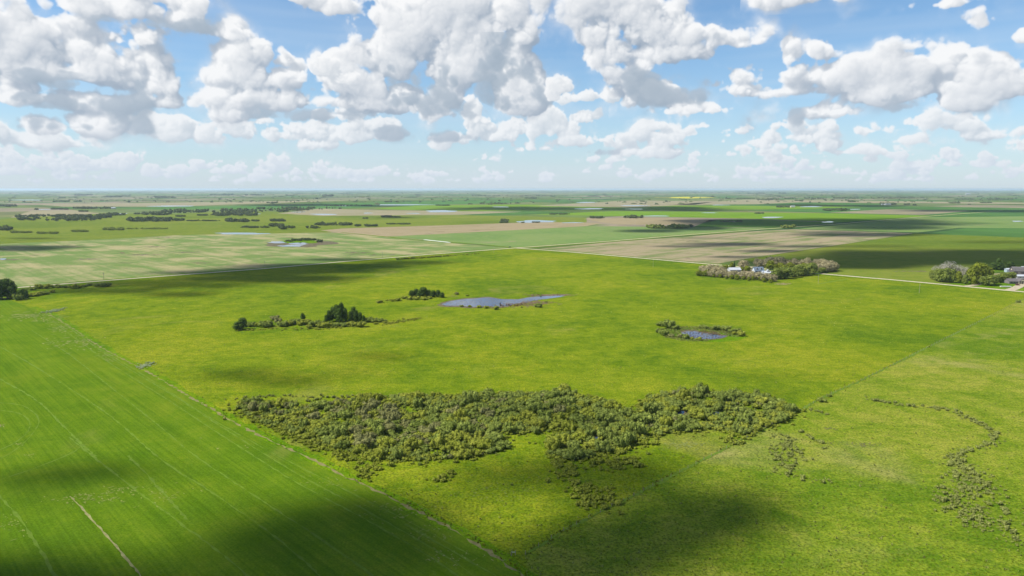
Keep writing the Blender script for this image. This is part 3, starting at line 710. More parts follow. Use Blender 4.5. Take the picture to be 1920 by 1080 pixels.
def tree_lobes(rng, H, R, n=16, base=.28, conic=0.0):
    L = []
    for i in range(n):
        t = (i+.5)/n; z = H*(base+(1-base)*t*.90)
        rr = R*(math.sin(math.pi*min(1, .18+.78*t))**.7)*(1-conic*t)
        a = i*2.4+rng.uniform(-.4, .4); d = rr*rng.uniform(.25, .62); s = R*rng.uniform(.34, .52)*(1-conic*.5*t)
        L.append(((d*math.cos(a), d*math.sin(a), z), (s, s, s*rng.uniform(.8, 1.15))))
    return L
def make_tree(name, mat, H, R, seed, per=26, size=.6, n=16, base=.28, conic=0.0, lo=-.6, cores=True, limbs=7):
    rng = np.random.RandomState(seed); t = empty(name, (0, 0, 0))
    v, f = foliage(tree_lobes(rng, H, R, n, base, conic), per, size, rng, .6, lo, cores, .72)
    link('crown', mesh_np('crown', v, f, mat), t)
    mb = MB(); mb.bar((0, 0, 0), (rng.uniform(-.2, .2), rng.uniform(-.2, .2), H*.8), H*.028, H*.008, 7)
    for i in range(limbs):
        z = H*(base*.7+.5*i/limbs); a = i*2.4; l = R*.65
        mb.bar((0, 0, z), (l*math.cos(a), l*math.sin(a), z+H*.16), H*.010, H*.003, 5)
    mb.build('trunk', M['bark'], t)
    return t
def make_spruce(name, H, R, seed):
    rng = np.random.RandomState(seed); t = empty(name, (0, 0, 0)); C = []; N = []
    k = 900; z = rng.uniform(.06, 1, k)**1.15; a = rng.uniform(0, 2*math.pi, k)
    r = R*(1-z)*(.72+.28*np.abs(np.sin(z*34)))*rng.uniform(.55, 1.05, k)+.08
    C = np.stack([r*np.cos(a), r*np.sin(a), z*H], 1); N = np.stack([np.cos(a), np.sin(a), np.full(k, -.1)], 1)
    v, f = cards(C, N, .6, .5, .5, rng)
    cv, cf = core((0, 0, H*.45), (R*.5, R*.5, H*.5), rng); f = np.concatenate([f, cf+len(v)]); v = np.concatenate([v, cv])
    link('crown', mesh_np('crown', v, f, M['spruce']), t)
    MB().bar((0, 0, 0), (0, 0, H*.9), H*.022, .03, 6).build('trunk', M['bark'], t)
    return t
RP = random.Random(77)
class Proto:
    """first use places the original, later uses copy it with its parts"""
    def __init__(s, mk): s.mk = mk; s.o = None
    def place(s, loc, sc=1.0, rz=0.0, label=None, cat=None, group=None, sz=None):
        if s.o is None: s.o = s.mk(); o = s.o
        else: o = copy_tree(s.o)
        o.location = loc; o.rotation_euler.z = rz; o.scale = (sc*RP.uniform(.8, 1.22), sc*RP.uniform(.8, 1.22), sz or sc)
        tag(o, label, cat, group); return o
def bush_proto(name, mat, seed, **k):
    def mk():
        v, f = bush_arrays(seed, **k); return link(name, mesh_np(name, v, f, mat))
    return Proto(mk)
def inside(p, poly):
    x, y = p; c = False; j = len(poly)-1
    for i in range(len(poly)):
        xi, yi = poly[i]; xj, yj = poly[j]
        if (yi > y) != (yj > y) and x < (xj-xi)*(y-yi)/(yj-yi)+xi: c = not c
        j = i
    return c
BUSH = {k: [bush_proto('willow_bush', M[k], 100+i*7+j, n=9+3*(i % 3), H=(.75, .88, .66, .8)[i % 4]) for i in range(4)] for j, k in enumerate(('willow', 'willow_y', 'willow_b'))}
BARR = {k: [bush_arrays(300+i*5, n=8, per=170, size=.19) for i in range(3)] for k in ('willow', 'willow_y', 'willow_b')}
SMALL = [bush_arrays(400+i*3, n=5, per=60, size=.34, H=.8) for i in range(5)]
def scatter(poly, rmin, rmax, gap=.62, tries=9000, seed=1, avoid=(), gaps=0):
    """disc packing of the plain inside a photographed outline -> (x, y, r, px, py)"""
    r = random.Random(seed); W = [ground(*p) for p in poly]; G = [(p.x, p.y) for p in W]
    x0, x1 = min(p[0] for p in G), max(p[0] for p in G); y0, y1 = min(p[1] for p in G), max(p[1] for p in G)
    out = []; cell = {}; cs = rmax*2
    for _ in range(tries):
        x, y = r.uniform(x0, x1), r.uniform(y0, y1)
        if not inside((x, y), G): continue
        px, py = to_px(x, y)
        if gaps and math.sin(x*.11+1)*math.cos(y*.17+2)+.6*math.sin(x*.29+y*.21+seed) < -gaps: continue
        if any((px-a)**2/b2**2+(py-c)**2/d2**2 < 1 for a, c, b2, d2 in avoid): continue
        rr = rmin+(rmax-rmin)*r.random()**1.6; k = (int(x//cs), int(y//cs)); ok = True
        for i in (-1, 0, 1):
            for j in (-1, 0, 1):
                for q in cell.get((k[0]+i, k[1]+j), ()):
                    if (q[0]-x)**2+(q[1]-y)**2 < (gap*(q[2]+rr))**2: ok = False; break
        if ok:
            cell.setdefault(k, []).append((x, y, rr)); out.append((x, y, rr, px, py))
    return out
def join_arrays(name, items, arrs, mat, label=None, kind='stuff', zs=1.0, seed=3):
    """items (x, y, r) drawn with real geometry in one mass"""
    if not items: return None
    rng = np.random.RandomState(seed); Vs, Fs, n = [], [], 0
    for it in items:
        x, y, r = it[:3]; v, f = arrs[rng.randint(len(arrs))]
        a = rng.uniform(0, 2*math.pi); c, s = math.cos(a), math.sin(a)
        q = v*r; q = np.stack([q[:, 0]*c-q[:, 1]*s+x, q[:, 0]*s+q[:, 1]*c+y, q[:, 2]*zs*rng.uniform(.8, 1.15)+.05], 1)
        Vs.append(q); Fs.append(f+n); n += len(q)
    o = link(name, mesh_np(name, np.concatenate(Vs), np.concatenate(Fs), mat))
    return tag(o, label, kind=kind)

TH1 = [(442, 768), (460, 757), (500, 757), (560, 766), (640, 754), (700, 749), (760, 747), (860, 744), (960, 740), (1060, 737), (1110, 747), (1150, 760), (1190, 775), (1215, 748), (1300, 731), (1345, 741), (1420, 740), (1450, 756), (1500, 770), (1465, 792), (1440, 803), (1400, 816), (1330, 806), (1250, 813), (1195, 828), (1150, 846), (1090, 862), (1040, 856), (1030, 835), (1060, 806), (990, 814), (935, 815), (945, 843), (885, 858), (810, 863), (740, 868), (700, 858), (640, 846), (600, 838), (540, 812), (490, 792)]
AV = [(1275, 779, 15, 8), (1345, 779, 14, 8), (1312, 770, 7, 4), (827, 797, 4, 6), (1118, 822, 9, 4), (1130, 832, 10, 6), (1165, 760, 32, 5), (1330, 750, 22, 5), (960, 782, 14, 3), (690, 836, 10, 3), (1385, 790, 26, 5), (880, 760, 18, 3), (600, 775, 12, 3)]
pts = scatter(TH1, 1.1, 4.0, .60, 17000, 5, AV, .95)
small_in = scatter(TH1, .6, 1.4, .75, 6000, 8, AV)
# front fringe
FR = [(446, 776), (490, 797), (540, 820), (600, 846), (640, 858), (690, 872), (715, 866), (640, 838), (560, 806), (500, 780)]
EXTRA = [[(1030, 838), (1052, 838), (1068, 868), (1072, 900), (1048, 900), (1038, 870)], [(1075, 846), (1110, 838), (1175, 838), (1172, 852), (1120, 858), (1098, 868), (1080, 860)],
    [(1108, 868), (1140, 862), (1200, 860), (1198, 872), (1150, 878), (1112, 880)], [(1180, 842), (1190, 822), (1222, 808), (1222, 826), (1200, 842)], [(1062, 916), (1092, 908), (1130, 920), (1150, 936), (1148, 954), (1118, 962), (1085, 948)],
    [(1360, 826), (1375, 822), (1396, 818), (1392, 832), (1365, 834)], [(668, 878), (715, 868), (700, 900), (672, 892)], [(810, 905), (832, 888), (840, 890), (822, 910)]]
big = sorted(pts, key=lambda p: -p[2]/math.hypot(p[0], p[1]))
def where(px, py):
    row_ = 'far' if py < 765 else ('middle' if py < 800 else ('nearer' if py < 830 else 'nearest'))
    for x1, z in ((500, 'at the western tip'), (570, 'close to the western tip'), (640, 'left of the dusty brown bushes'), (700, 'where the thicket starts to widen'), (760, 'in the broad left part'), (820, 'beside the narrow water gap'), (890, 'right of the narrow water gap'), (960, 'before the notch in the front edge'),
                  (1030, 'above the notch in the front edge'), (1090, 'over the downward tongue'), (1150, 'around the muddy hollow'), (1210, 'between the muddy hollow and the pools'), (1270, 'left of the small pools'), (1330, 'around the small pools'), (1400, 'right of the small pools'), (1460, 'near the fence end'), (9999, 'at the eastern tip by the fence')):
        if px < x1: return f'{z}, {row_} row'
CN = {'willow': 'grey green', 'willow_y': 'yellow green', 'willow_b': 'dusty brown'}
rest = {'willow': [], 'willow_y': [], 'willow_b': []}
tone_n = lambda x, y: math.sin(x*.055+1.3)*math.cos(y*.07+.4)+.5*math.sin(x*.13+y*.09)
for i, (x, y, r, px, py) in enumerate(big):
    q = RP.random()+.18*tone_n(x, y)
    if px < 960: k = 'willow_b' if q > .86 else ('willow_y' if q < .36 else 'willow')
    else: k = 'willow_b' if q > 1.02 else ('willow_y' if q < .34 else 'willow')
    if i < 240:
        sz = 'broad' if r > 2.9 else ('mid-sized' if r > 2.2 else 'small')
        RP.choice(BUSH[k]).place((x, y, .05), r*1.16, RP.uniform(0, 6.28), f'{sz} {CN[k]} thicket willow {where(px, py)}', 'bush', 'willow bushes of the dense thicket', sz=r*RP.choice((.95, 1.2, 1.4, 1.75)))
    else: rest[k].append((x, y, r*1.14))
for k in rest: join_arrays('willow_thicket', rest[k], BARR[k], M[k], f'{CN[k]} willows filling the dense thicket', zs=1.15)
fr = scatter(FR, .7, 1.7, .55, 14000, 12)
fr += [(x+RP.gauss(0, 2.5), y+RP.gauss(0, 3), r) for x, y, r in []]
RIM = TH1+[TH1[0]]
for i, p in enumerate(EXTRA): fr += scatter(p, .8, 2.3, .56, 4500, 30+i)
fr = [(x+RP.gauss(0, 1.8), y+RP.gauss(0, 2.2), r) for x, y, r, _, _ in fr if RP.random() < .92]
def strip(pts, w, seed, dens=1.0, r0=.4, r1=1.3):
    r = random.Random(seed); out = []
    P = [ground(*p) for p in pts]
    for a, b in zip(P, P[1:]):
        for _ in range(int((b-a).length*dens*w/3)):
            q = a+(b-a)*r.random(); out.append((q.x+r.gauss(0, w*.35), q.y+r.gauss(0, w*.35), r0+(r1-r0)*r.random()**1.5))
    return out
fr += strip(RIM, 5, 91, .55, .5, 1.5)+strip(RIM, 11, 92, .16, .4, 1.2)
join_arrays('low_willow_scrub', fr, SMALL, M['willow_y'], 'low yellow green willow scrub round the thicket')
join_arrays('low_willow_scrub', small_in, SMALL, M['willow'], 'small willows between the larger thicket bushes')
# thin lines and mats of low shrubs
st = strip([(430, 749), (500, 743), (600, 744), (640, 746), (760, 742)], 3, 1, .8)+strip([(500, 753), (560, 755), (600, 750)], 2, 2)
st += strip([(1620, 748), (1660, 755), (1700, 762), (1760, 766), (1790, 771), (1815, 785), (1850, 800), (1868, 815), (1866, 828), (1850, 838), (1815, 846), (1785, 858)], 4, 3, 1.2)
st += strip([(1485, 893), (1500, 897), (1520, 902), (1555, 904)], 3, 4, 1.0)+strip([(1500, 812), (1530, 826), (1550, 846)], 3, 5, .8)+strip([(1520, 768), (1555, 778)], 3, 6, 1)
st += strip([(1790, 858), (1810, 880), (1820, 900)], 6, 7, 1.0)+strip([(1880, 950), (1890, 985), (1920, 1040)], 4, 8, .7)
for i, p in enumerate([[(1448, 824), (1478, 820), (1490, 836), (1506, 850), (1488, 862), (1484, 884), (1455, 888), (1458, 858)], [(1772, 905), (1790, 892), (1830, 890), (1856, 905), (1868, 925), (1838, 940), (1835, 968), (1790, 960), (1758, 955), (1766, 930)], [(1778, 868), (1800, 862), (1818, 876), (1836, 900), (1800, 900)], [(1800, 975), (1840, 968), (1886, 985), (1870, 995), (1815, 990)]]):
    st += [(q[0]+RP.gauss(0, 2.6), q[1]+RP.gauss(0, 3.5), q[2]) for q in scatter(p, .4, 1.35, .75, 2600, 60+i, (), .95)]
join_arrays('low_shrub_patch', st, SMALL, M['shrub'], 'low grey green shrubs in arcs and patches over the pasture', zs=1.25)
join_arrays('silver_shrub_patch', [(ground(*p).x+RP.gauss(0, 2.2), ground(*p).y+RP.gauss(0, 4), RP.uniform(.5, 1.1)) for p in [(272, 686)] for _ in range(70)], SMALL, M['silver'], 'silvery shrub patch on the crop field edge', zs=.8)
join_arrays('silver_shrub_patch', [(ground(*p).x+RP.gauss(0, 2.8), ground(*p).y+RP.gauss(0, 6), RP.uniform(.7, 1.4)) for p in [(101, 583)] for _ in range(80)], SMALL, M['silver'], 'pale silvery shrub patch at the far end of the crop field edge', zs=.8)
# pasture hummocks and weeds, far too many to count
def tufts(name, n, mat, ylo, yhi, rlo, rhi, hh, seed, poly=None, label=None):
    rng = np.random.RandomState(seed); V = []; G = None
    if poly: G = [(ground(*p).x, ground(*p).y) for p in poly]
    py = ylo+(yhi-ylo)*rng.uniform(0, 1, n)**1.0; px = rng.uniform(-60, 1980, n)
    C = []
    for a, b in zip(px, py):
        if poly and not inside((a, b), poly): continue
        g = ground(a, b); C.append((g.x, g.y, .04))
    C = np.array(C); k = len(C); s = rng.uniform(rlo, rhi, k)
    Vs = []
    for j in range(4):
        a = rng.uniform(0, 2*math.pi, k); c, d = np.cos(a)*s, np.sin(a)*s
        b0 = C.copy(); b0[:, 0] -= c*.6; b0[:, 1] -= d*.6
        b1 = C.copy(); b1[:, 0] += c*.6; b1[:, 1] += d*.6
        tp = C.copy(); tp[:, 0] += rng.normal(0, .35, k)*s; tp[:, 1] += rng.normal(0, .35, k)*s; tp[:, 2] += s*hh*rng.uniform(.6, 1.3, k)
        Vs.append(np.stack([b0, b1, tp], 1).reshape(-1, 3))
    V = np.concatenate(Vs)
    return tag(link(name, mesh_np(name, V, np.arange(len(V)).reshape(-1, 3), mat)), label, kind='stuff')
PAST = [(60, 565), (300, 545), (960, 480), (1300, 510), (1920, 562), (2000, 1080), (985, 1080), (855, 997), (721, 928), (587, 862), (440, 792), (287, 703), (140, 618)]
M['tuft'] = m_leaf('grass_tussocks', (.120, .165, .010), (.200, .215, .025), .35)
tufts('grass_tussocks', 34000, M['tuft'], 600, 1080, .16, .42, .55, 5, PAST, 'rough tussocky grass over the near pasture')
tufts('pasture_weeds', 2200, M['shrub'], 545, 1080, .3, .7, .9, 6, PAST, 'scattered dark weeds over the pasture')
tufts('reeds', 3800, M['reed'], 570, 582, .5, 1.3, 1.1, 7, [(x/2.667+400, y/2.667+520) for x, y in [(1430, 132), (1500, 118), (1560, 116), (1600, 108), (1680, 104), (1640, 116), (1600, 136), (1520, 146), (1440, 152)]], 'brown reeds across the right part of the large pond')
tufts('reeds', 2500, M['reed'], 549, 562, .5, 1.1, 1.1, 8, [(x/2.667+400, y/2.667+520) for x, y in [(1520, 98), (1600, 86), (1740, 84), (1760, 90), (1680, 92), (1600, 97), (1530, 107)]], 'brown reeds behind the large pond')
tufts('reeds', 14000, M['reed'], 560, 580, .2, .45, 1.0, 9, pond, 'sparse reeds standing in the large pond')
tufts('reeds', 20000, M['reed'], 619, 634, .3, .6, 1.2, 10, [(x/6+1160, y/6+580) for x, y in [(880, 252), (960, 240), (1060, 252), (1150, 285), (1150, 294), (1060, 285), (960, 272)]]+[], 'rusty reeds behind the small pond')
tufts('sedge', 60000, M['shrub'], 612, 644, .35, .8, 1.0, 14, [(1236+0, 622), (1262, 612), (1310, 612), (1350, 614), (1392, 622), (1398, 631), (1372, 632), (1356, 626), (1330, 621), (1290, 619), (1275, 624), (1285, 634), (1320, 638), (1345, 637), (1318, 641), (1276, 639), (1244, 632)], 'green sedge ring round the small pond')
tufts('reeds', 24000, M['reed'], 620, 636, .2, .45, 1.0, 12, sp2, 'thin reeds standing in the small pond')

# --- bushes and trees standing on their own
def on(px, py): g = ground(px, py); return g, g.length/PHO_F      # metres per photographed pixel
def bush_at(px, py, wpx, k, label, group, hs=1.0):
    g, s = on(px, py); r = wpx*s/2
    o = RP.choice(BUSH[k]).place((g.x, g.y, .04), r, RP.uniform(0, 6.28), label, 'bush', group, sz=r*hs*RP.uniform(1.0, 1.25))
    o.name = 'pond_bush' if 'pond' in label or 'grove' in label else ('roadside_bush' if 'road' in label else ('row_bush' if 'row' in label else 'willow_bush')); return o
for (px, py, w_, k, l) in [(1256, 615, 34, 'willow', 'large dark bush clump behind the left of the small pond'), (1240, 611, 20, 'willow', 'dark bush at the far left corner of the small pond'), (1265, 617, 18, 'willow', 'dark bush beside the large clump left of the small pond'), (1238, 624, 18, 'willow', 'grey bush at the left tip of the small pond ring'),
    (1246, 629, 22, 'willow', 'round bush on the near left rim of the small pond ring'), (1259, 632, 14, 'willow_b', 'brownish bush on the near left rim of the small pond ring'), (1275, 633, 14, 'willow_b', 'dusty bush touching the left end of the small pond'), (1287, 635, 16, 'willow', 'bush on the near shore of the small pond'), (1297, 636, 10, 'willow_y', 'small pale bush ending the near shore row of the small pond'),
    (1310.5, 638, 14, 'willow_y', 'lone round bright bush in front of the small pond'), (1316, 615, 12, 'willow', 'bush behind the middle of the small pond'), (1324, 617, 14, 'willow', 'second bush behind the middle of the small pond'), (1343, 619, 18, 'willow', 'grey bush behind the right of the small pond'), (1362, 620, 20, 'willow', 'wide bush in the row right of the small pond'), (1372, 623, 15, 'willow', 'bush between two others right of the small pond'), (1383, 621, 13, 'willow', 'dark bush behind the right end of the small pond row'), (1389, 630, 20, 'willow_y', 'pale round bush at the right tip of the small pond ring'), (1376, 627, 10, 'willow_y', 'tiny bush inside the right tip of the small pond ring')]:
    bush_at(px, py, w_, k, l, 'bushes round the small pond', .9)
for (px, py, w_, k, l) in [(856, 552.5, 9, 'willow_b', 'lone grey bush behind the large pond'), (876, 555, 6, 'willow', 'tiny bush behind the left of the large pond'), (865, 575, 9, 'willow', 'small bush left of the near pond shore'), (881, 576, 9, 'willow_y', 'pale bush on the near pond shore'), (898, 577, 12, 'willow_y', 'bush in the near shore row of the large pond'), (912, 578, 12, 'willow_y', 'second bush in the near shore row of the large pond'), (930, 580.5, 14, 'willow_y', 'last low bush of the near shore row of the large pond'),
    (1010, 576, 19, 'willow', 'single dark round bush at the near right shore of the large pond'), (1024, 567, 6, 'willow', 'tiny bush on the right shore of the large pond'), (978, 577, 6, 'willow', 'tiny bush between reeds and grass at the large pond'), (1014, 556, 4, 'willow', 'small upright bush standing in the large pond')]:
    bush_at(px, py, w_, k, l, 'bushes round the large pond', .85)
LT = [Proto(lambda i=i: make_tree('poplar_tree', M['dark'], 11, 3.4, 500+i, 46, .55, 18, .14, .32)) for i in range(3)]
RT = [Proto(lambda i=i: make_tree('broadleaf_tree', M['fresh'], 8.5, 4.2, 520+i, 30, .75, 16, .2)) for i in range(2)]
BT = [Proto(lambda i=i: make_tree('budding_tree', M['budding'], 9, 4.4, 540+i, 30, .6, 17, .22, 0.0)) for i in range(2)]
OT = [Proto(lambda i=i: make_tree('broadleaf_tree', M['willow'], 9, 4.2, 550+i, 30, .7, 17, .2)) for i in range(2)]
GT = [Proto(lambda i=i: make_tree('bare_tree', M['grey'], 11, 4.0, 560+i, 26, .35, 18, .25, .1, -.8, False, 14)) for i in range(2)]
SPR = Proto(lambda: make_spruce('spruce_tree', 11, 2.6, 5))
HT = {id(LT): 11, id(RT): 8.5, id(BT): 9, id(OT): 9, id(GT): 11}
def tree_at(pool, px, py, hpx, label, group, wide=1.0):
    g, s = on(px, py); H = hpx*s; k = H/HT[id(pool)]
    return RP.choice(pool).place((g.x, g.y, .02), k*wide, RP.uniform(0, 6.28), label, 'tree', group, sz=k)
g1 = 'poplars of the dark clump in the pasture'
for (px, py, h, l) in [(617, 604, 24, 'low dark poplar at the left of the clump'), (624, 602, 28, 'dark poplar second from the left of the clump'), (632, 603, 34, 'tall poplar left of the clump summit'), (641, 602, 37, 'tallest dark poplar of the clump'), (637, 605, 30, 'dark poplar in front of the tallest one'), (648, 604, 28, 'dark poplar right of the tallest one'), (657, 604, 22, 'shorter poplar in the notch of the clump'), (663, 603, 30, 'second peak poplar of the clump'), (668, 604, 24, 'poplar right of the second peak'), (675, 604, 20, 'small poplar near the right end of the clump'), (682, 605, 15, 'lowest poplar at the right end of the clump'), (612, 605, 16, 'small dark poplar on the left shoulder of the clump')]:
    tree_at(LT, px, py, h*.95, l, g1, .95)
for (px, py, h, w_, l) in [(455, 618, 22, 1.3, 'dark tree at the left end of the long bush row'), (446, 619, 15, 1.4, 'low dark tree hugging the left end of the long bush row'), (568, 600, 13, 1.0, 'small dark tree poking out of the bush row')]:
    tree_at(LT, px, py, h, l, 'dark trees of the long bush row', w_*1.6)
for (px, py, w_, k) in [(470, 612, 18, 'willow'), (480, 612, 14, 'willow_y'), (497, 613, 22, 'willow'), (505, 611, 16, 'willow'), (516, 600, 18, 'willow_b'), (522, 605, 20, 'willow_b'), (530, 612, 24, 'willow'), (543, 610, 18, 'willow_y'), (553, 607, 20, 'willow'), (562, 610, 18, 'willow_y'), (575, 608, 22, 'willow_y'), (588, 612, 20, 'willow'), (600, 608, 20, 'willow'), (612, 614, 22, 'willow_y'), (628, 613, 20, 'willow'), (645, 612, 18, 'willow'), (657, 611, 20, 'willow_y'), (676, 613, 22, 'willow_y'), (690, 604, 18, 'willow'), (702, 604, 16, 'willow'), (713, 604, 14, 'willow'), (722, 603, 10, 'willow'), (600, 614, 16, 'willow_y'), (580, 616, 14, 'willow_y'), (705, 608, 10, 'willow_y'), (722, 606, 10, 'willow_y')]:
    zone = 'left part of the long bush row' if px < 540 else ('long bush row just left of the dark poplars' if px < 605 else ('foot of the dark poplars' if px < 685 else 'right of the dark poplars'))
    bush_at(px, py, w_, k, f'{CN[k]} bush, {"front" if py > 609 else "back"} of the {zone}', 'bushes of the long row in the pasture', .85)
join_arrays('low_willow_scrub', strip([(440, 620), (520, 617), (600, 618), (680, 611)], 5, 41, .5, .5, 1.5)+strip([(720, 609), (745, 605), (770, 600), (788, 597)], 6, 42, 1.0, .5, 1.5)+strip([(725, 601), (760, 602)], 4, 43, .4, .5, 1.2), SMALL, M['willow_y'], 'low scrub trailing along the bush row')
for (px, py, h, l) in [(772, 556, 12, 'leftmost dark tree of the small grove by the pond'), (780, 555, 14, 'dark tree second from the left of the grove by the pond'), (793, 556, 18, 'tallest tree of the small grove by the pond'), (787, 557, 13, 'front dark tree of the grove by the pond'), (803, 556, 13, 'dark tree right of the tallest one in the grove by the pond'), (812, 557, 13, 'wide dark tree in the right half of the grove by the pond'), (821, 557, 14, 'dark tree near the right end of the grove by the pond'), (829, 558, 10, 'last low dark tree of the grove by the pond')]:
    tree_at(LT, px, py, h, l, 'dark trees of the small grove by the large pond', 2.0)
for (px, py, w_) in [(758, 560, 16), (768, 562, 16), (780, 562, 18), (795, 562, 18), (806, 560, 12), (745, 564, 16), (735, 565, 12), (725, 564, 8), (711, 568, 16)]:
    bush_at(px, py, w_, 'willow_y', ('pale bush at the foot of the grove by the large pond' if px > 750 else 'low pale bush trailing left from the grove by the large pond'), 'pale bushes beside the grove', .7)
# fence line bushes
for (px, py, w_, l) in [(1541, 753, 18, 'round bush standing on the fence line beyond the thicket'), (1556, 744, 10, 'small bush on the fence line just past the round one'), (1908, 567, 7, 'tiny bush on the fence near its far corner'), (1383, 833, 14, 'bush on the near side of the thicket close to the fence'), (1215, 852, 10, 'little bush in the grass below the thicket'), (1330*1, 880, 0.1, None)]:
    if l: bush_at(px, py, w_, 'willow', l, 'bushes beside the fence', .9)
for (px, py, w_, k) in [(960, 752, 12, 'willow'), (1313, 733, 16, 'willow'), (1285, 736, 16, 'willow'), (1268, 742, 24, 'willow_b'), (1246, 747, 20, 'willow'), (1340, 795, 10, 'willow')]:
    bush_at(px, py, w_, k, f'{CN[k]} bush crowning the rear of the thicket', 'willows crowning the rear of the thicket', 1.0)
for (px, py, w_) in [(788, 872, 12), (962, 827, 8), (992, 831, 6), (960, 910, 8), (868, 800, .1), (680, 747, 12), (718, 749, 14), (775, 748, 18), (740, 752, 16), (800, 745, 14), (1046, 898, 6)]:
    if w_ > 1: bush_at(px, py, w_, 'willow', 'single small bush in the grass ' + ('behind' if py < 760 else 'in front of') + ' the thicket', 'single small bushes near the thicket', .9)
# corner by the left road
for (px, py, h, l) in [(-12, 561, 34, 'tall dark tree on the left picture border by the road'), (4, 560, 30, 'dark tall tree in the left corner grove'), (14, 560, 32, 'tallest dark tree of the left corner grove'), (24, 560, 28, 'dark tree on the right shoulder of the left corner grove'), (-3, 562, 26, 'dark tree at the front of the left corner grove'), (40, 562, 16, 'low dark tree right of the left corner grove'), (50, 560, 13, 'small dark tree trailing from the left corner grove')]:
    tree_at(LT, px, py, h, l, 'dark trees of the left corner grove', 1.3)
for (px, py, w_, k) in [(22, 560, 18, 'willow_y'), (34, 563, 22, 'willow'), (28, 556, 20, 'willow'), (45, 547, 14, 'willow'), (62, 544, 14, 'willow'), (75, 541, 16, 'willow_y'), (88, 541, 14, 'willow_y'), (104, 539, 12, 'willow'), (110, 540, 12, 'willow'), (124, 540, 12, 'willow'), (138, 541, 16, 'willow_y'), (150, 540, 14, 'willow_y'), (158, 538, 10, 'willow'), (168, 536, 12, 'willow'), (180, 537, 14, 'willow'), (193, 538, 18, 'willow'), (202, 537, 16, 'willow'), (60, 556, 16, 'willow_y'), (72, 554, 16, 'willow_y'), (84, 552, 14, 'willow'), (98, 549, 12, 'willow_y')]:
    bush_at(px, py, w_, k, f'{CN[k]} bush in the ' + ('roadside hedge near the left corner' if py < 545 else 'row below the left roadside hedge'), 'bushes of the left roadside hedge', .8)
# roadside scrub before the crossing
for i in range(22):
    px = 746+i*7.2; py = 487.0-(px-746)*.073+RP.uniform(-.4, .4); k = RP.choice(('willow', 'willow_y', 'willow'))
    bush_at(px, py, RP.uniform(7, 13)*(1 if i < 14 else .6), k, f'{CN[k]} bush in the scrub before the road crossing, ' + ('left half' if i < 11 else 'right half'), 'roadside scrub left of the crossing', .6)
# middle farm shelter belt
def row(pool, a, b, n, h0, h1, lab, grp, jx=2.2, jy=1.3, wide=1.0):
    for i in range(n):
        t = (i+.5)/n; px = a[0]+(b[0]-a[0])*t+RP.uniform(-jx, jx); py = a[1]+(b[1]-a[1])*t+RP.uniform(-jy, jy)
        tree_at(RP.choice(pool) if isinstance(pool[0], list) else pool, px, py, RP.uniform(h0*.9, h1), lab(t), grp, wide*RP.uniform(1.15, 1.7))
th = lambda t: ('left third' if t < .33 else ('middle' if t < .67 else 'right third'))
gf = 'trees of the middle farm shelter belt'
row(BT, (1317, 517), (1455, 528), 24, 10, 13.5, lambda t: f'dusty budding tree in the middle farm front row, {th(t)}', gf, wide=.95)
row(BT, (1318, 512), (1352, 515), 7, 12, 15, lambda t: f'dusty budding tree in the middle farm second row, {th(t)}', gf)
row(RT, (1304, 517), (1328, 519), 5, 8, 11, lambda t: 'bright green shrubby tree at the left tip of the middle farm', gf)
row(RT, (1335, 520), (1450, 530), 11, 5, 9, lambda t: f'low fresh green tree at the foot of the front row, {th(t)}', gf)
row(OT, (1452, 524), (1527, 514), 15, 14, 19, lambda t: f'green tree in the middle farm right row, {th(t)}', gf)
row(RT, (1440, 506), (1520, 508), 9, 10, 15, lambda t: f'fresh green tree behind the long white house, {th(t)}', gf)
row(BT, (1415, 500), (1560, 507), 17, 14, 20, lambda t: f'tall dusty tree in the middle farm back row, {th(t)}', gf)
row(BT, (1530, 511), (1566, 509), 7, 12, 17, lambda t: 'dusty tree at the right end of the middle farm belt', gf)
row(OT, (1538, 512), (1545, 511), 2, 8, 10, lambda t: 'low green tree at the right end of the middle farm belt', gf)
row(RT, (1355, 507), (1375, 504), 4, 8, 12, lambda t: 'fresh green tree beside the white barn of the middle farm', gf)
row(BT, (1387, 503), (1400, 503), 2, 12, 15, lambda t: 'dusty tree between the white barn and the grey house', gf)
row(RT, (1390, 508), (1408, 509), 3, 6, 8, lambda t: 'small green tree between the white barn and the grey house', gf)
for (px, py, h, l) in [(1371, 502, 11, 'left of the two small spruces behind the white barn'), (1377, 502, 13, 'right of the two small spruces behind the white barn'), (1436, 498, 15, 'dark spruce among the back row of the middle farm')]:
    g, s = on(px, py); k = h*s/11; SPR.place((g.x, g.y, 0), k, 0, l, 'tree', 'spruces of the middle farm')
# right farm trees
gr = 'trees of the right farm'
for (px, py, h) in [(1758, 527, 18), (1766, 529, 20), (1775, 530, 22), (1784, 530, 20), (1748, 524, 14)]:
    tree_at(OT, px, py, h, 'olive tree at the left end of the right farm grove', gr)
row(GT, (1752, 521), (1815, 524), 8, 20, 28, lambda t: f'pale bare tree in the right farm grove, {th(t)}', gr)
for (px, py, h, l) in [(1797, 531, 17, 'bright green tree in front of the pale bare trees'), (1810, 533, 14, 'low olive tree by the lane of the right farm'), (1822, 532, 24, 'tall green tree left of the lane of the right farm'), (1832, 530, 28, 'tallest green tree of the right farm grove'), (1842, 526, 24, 'green tree behind the lane of the right farm'), (1852, 524, 18, 'round green tree at the right of the grove'), (1826, 534, 12, 'low green tree at the lane corner')]:
    tree_at(RT if 'bright' in l or 'green' in l else OT, px, py, h, l, gr)
row(OT, (1845, 537), (1862, 533), 4, 12, 16, lambda t: 'dense dark green hedge tree beside the lane, front end', gr)
row(OT, (1866, 532), (1896, 522), 7, 11, 15, lambda t: f'hedge tree between the yard and the bungalow lawn, {th(t)}', gr)
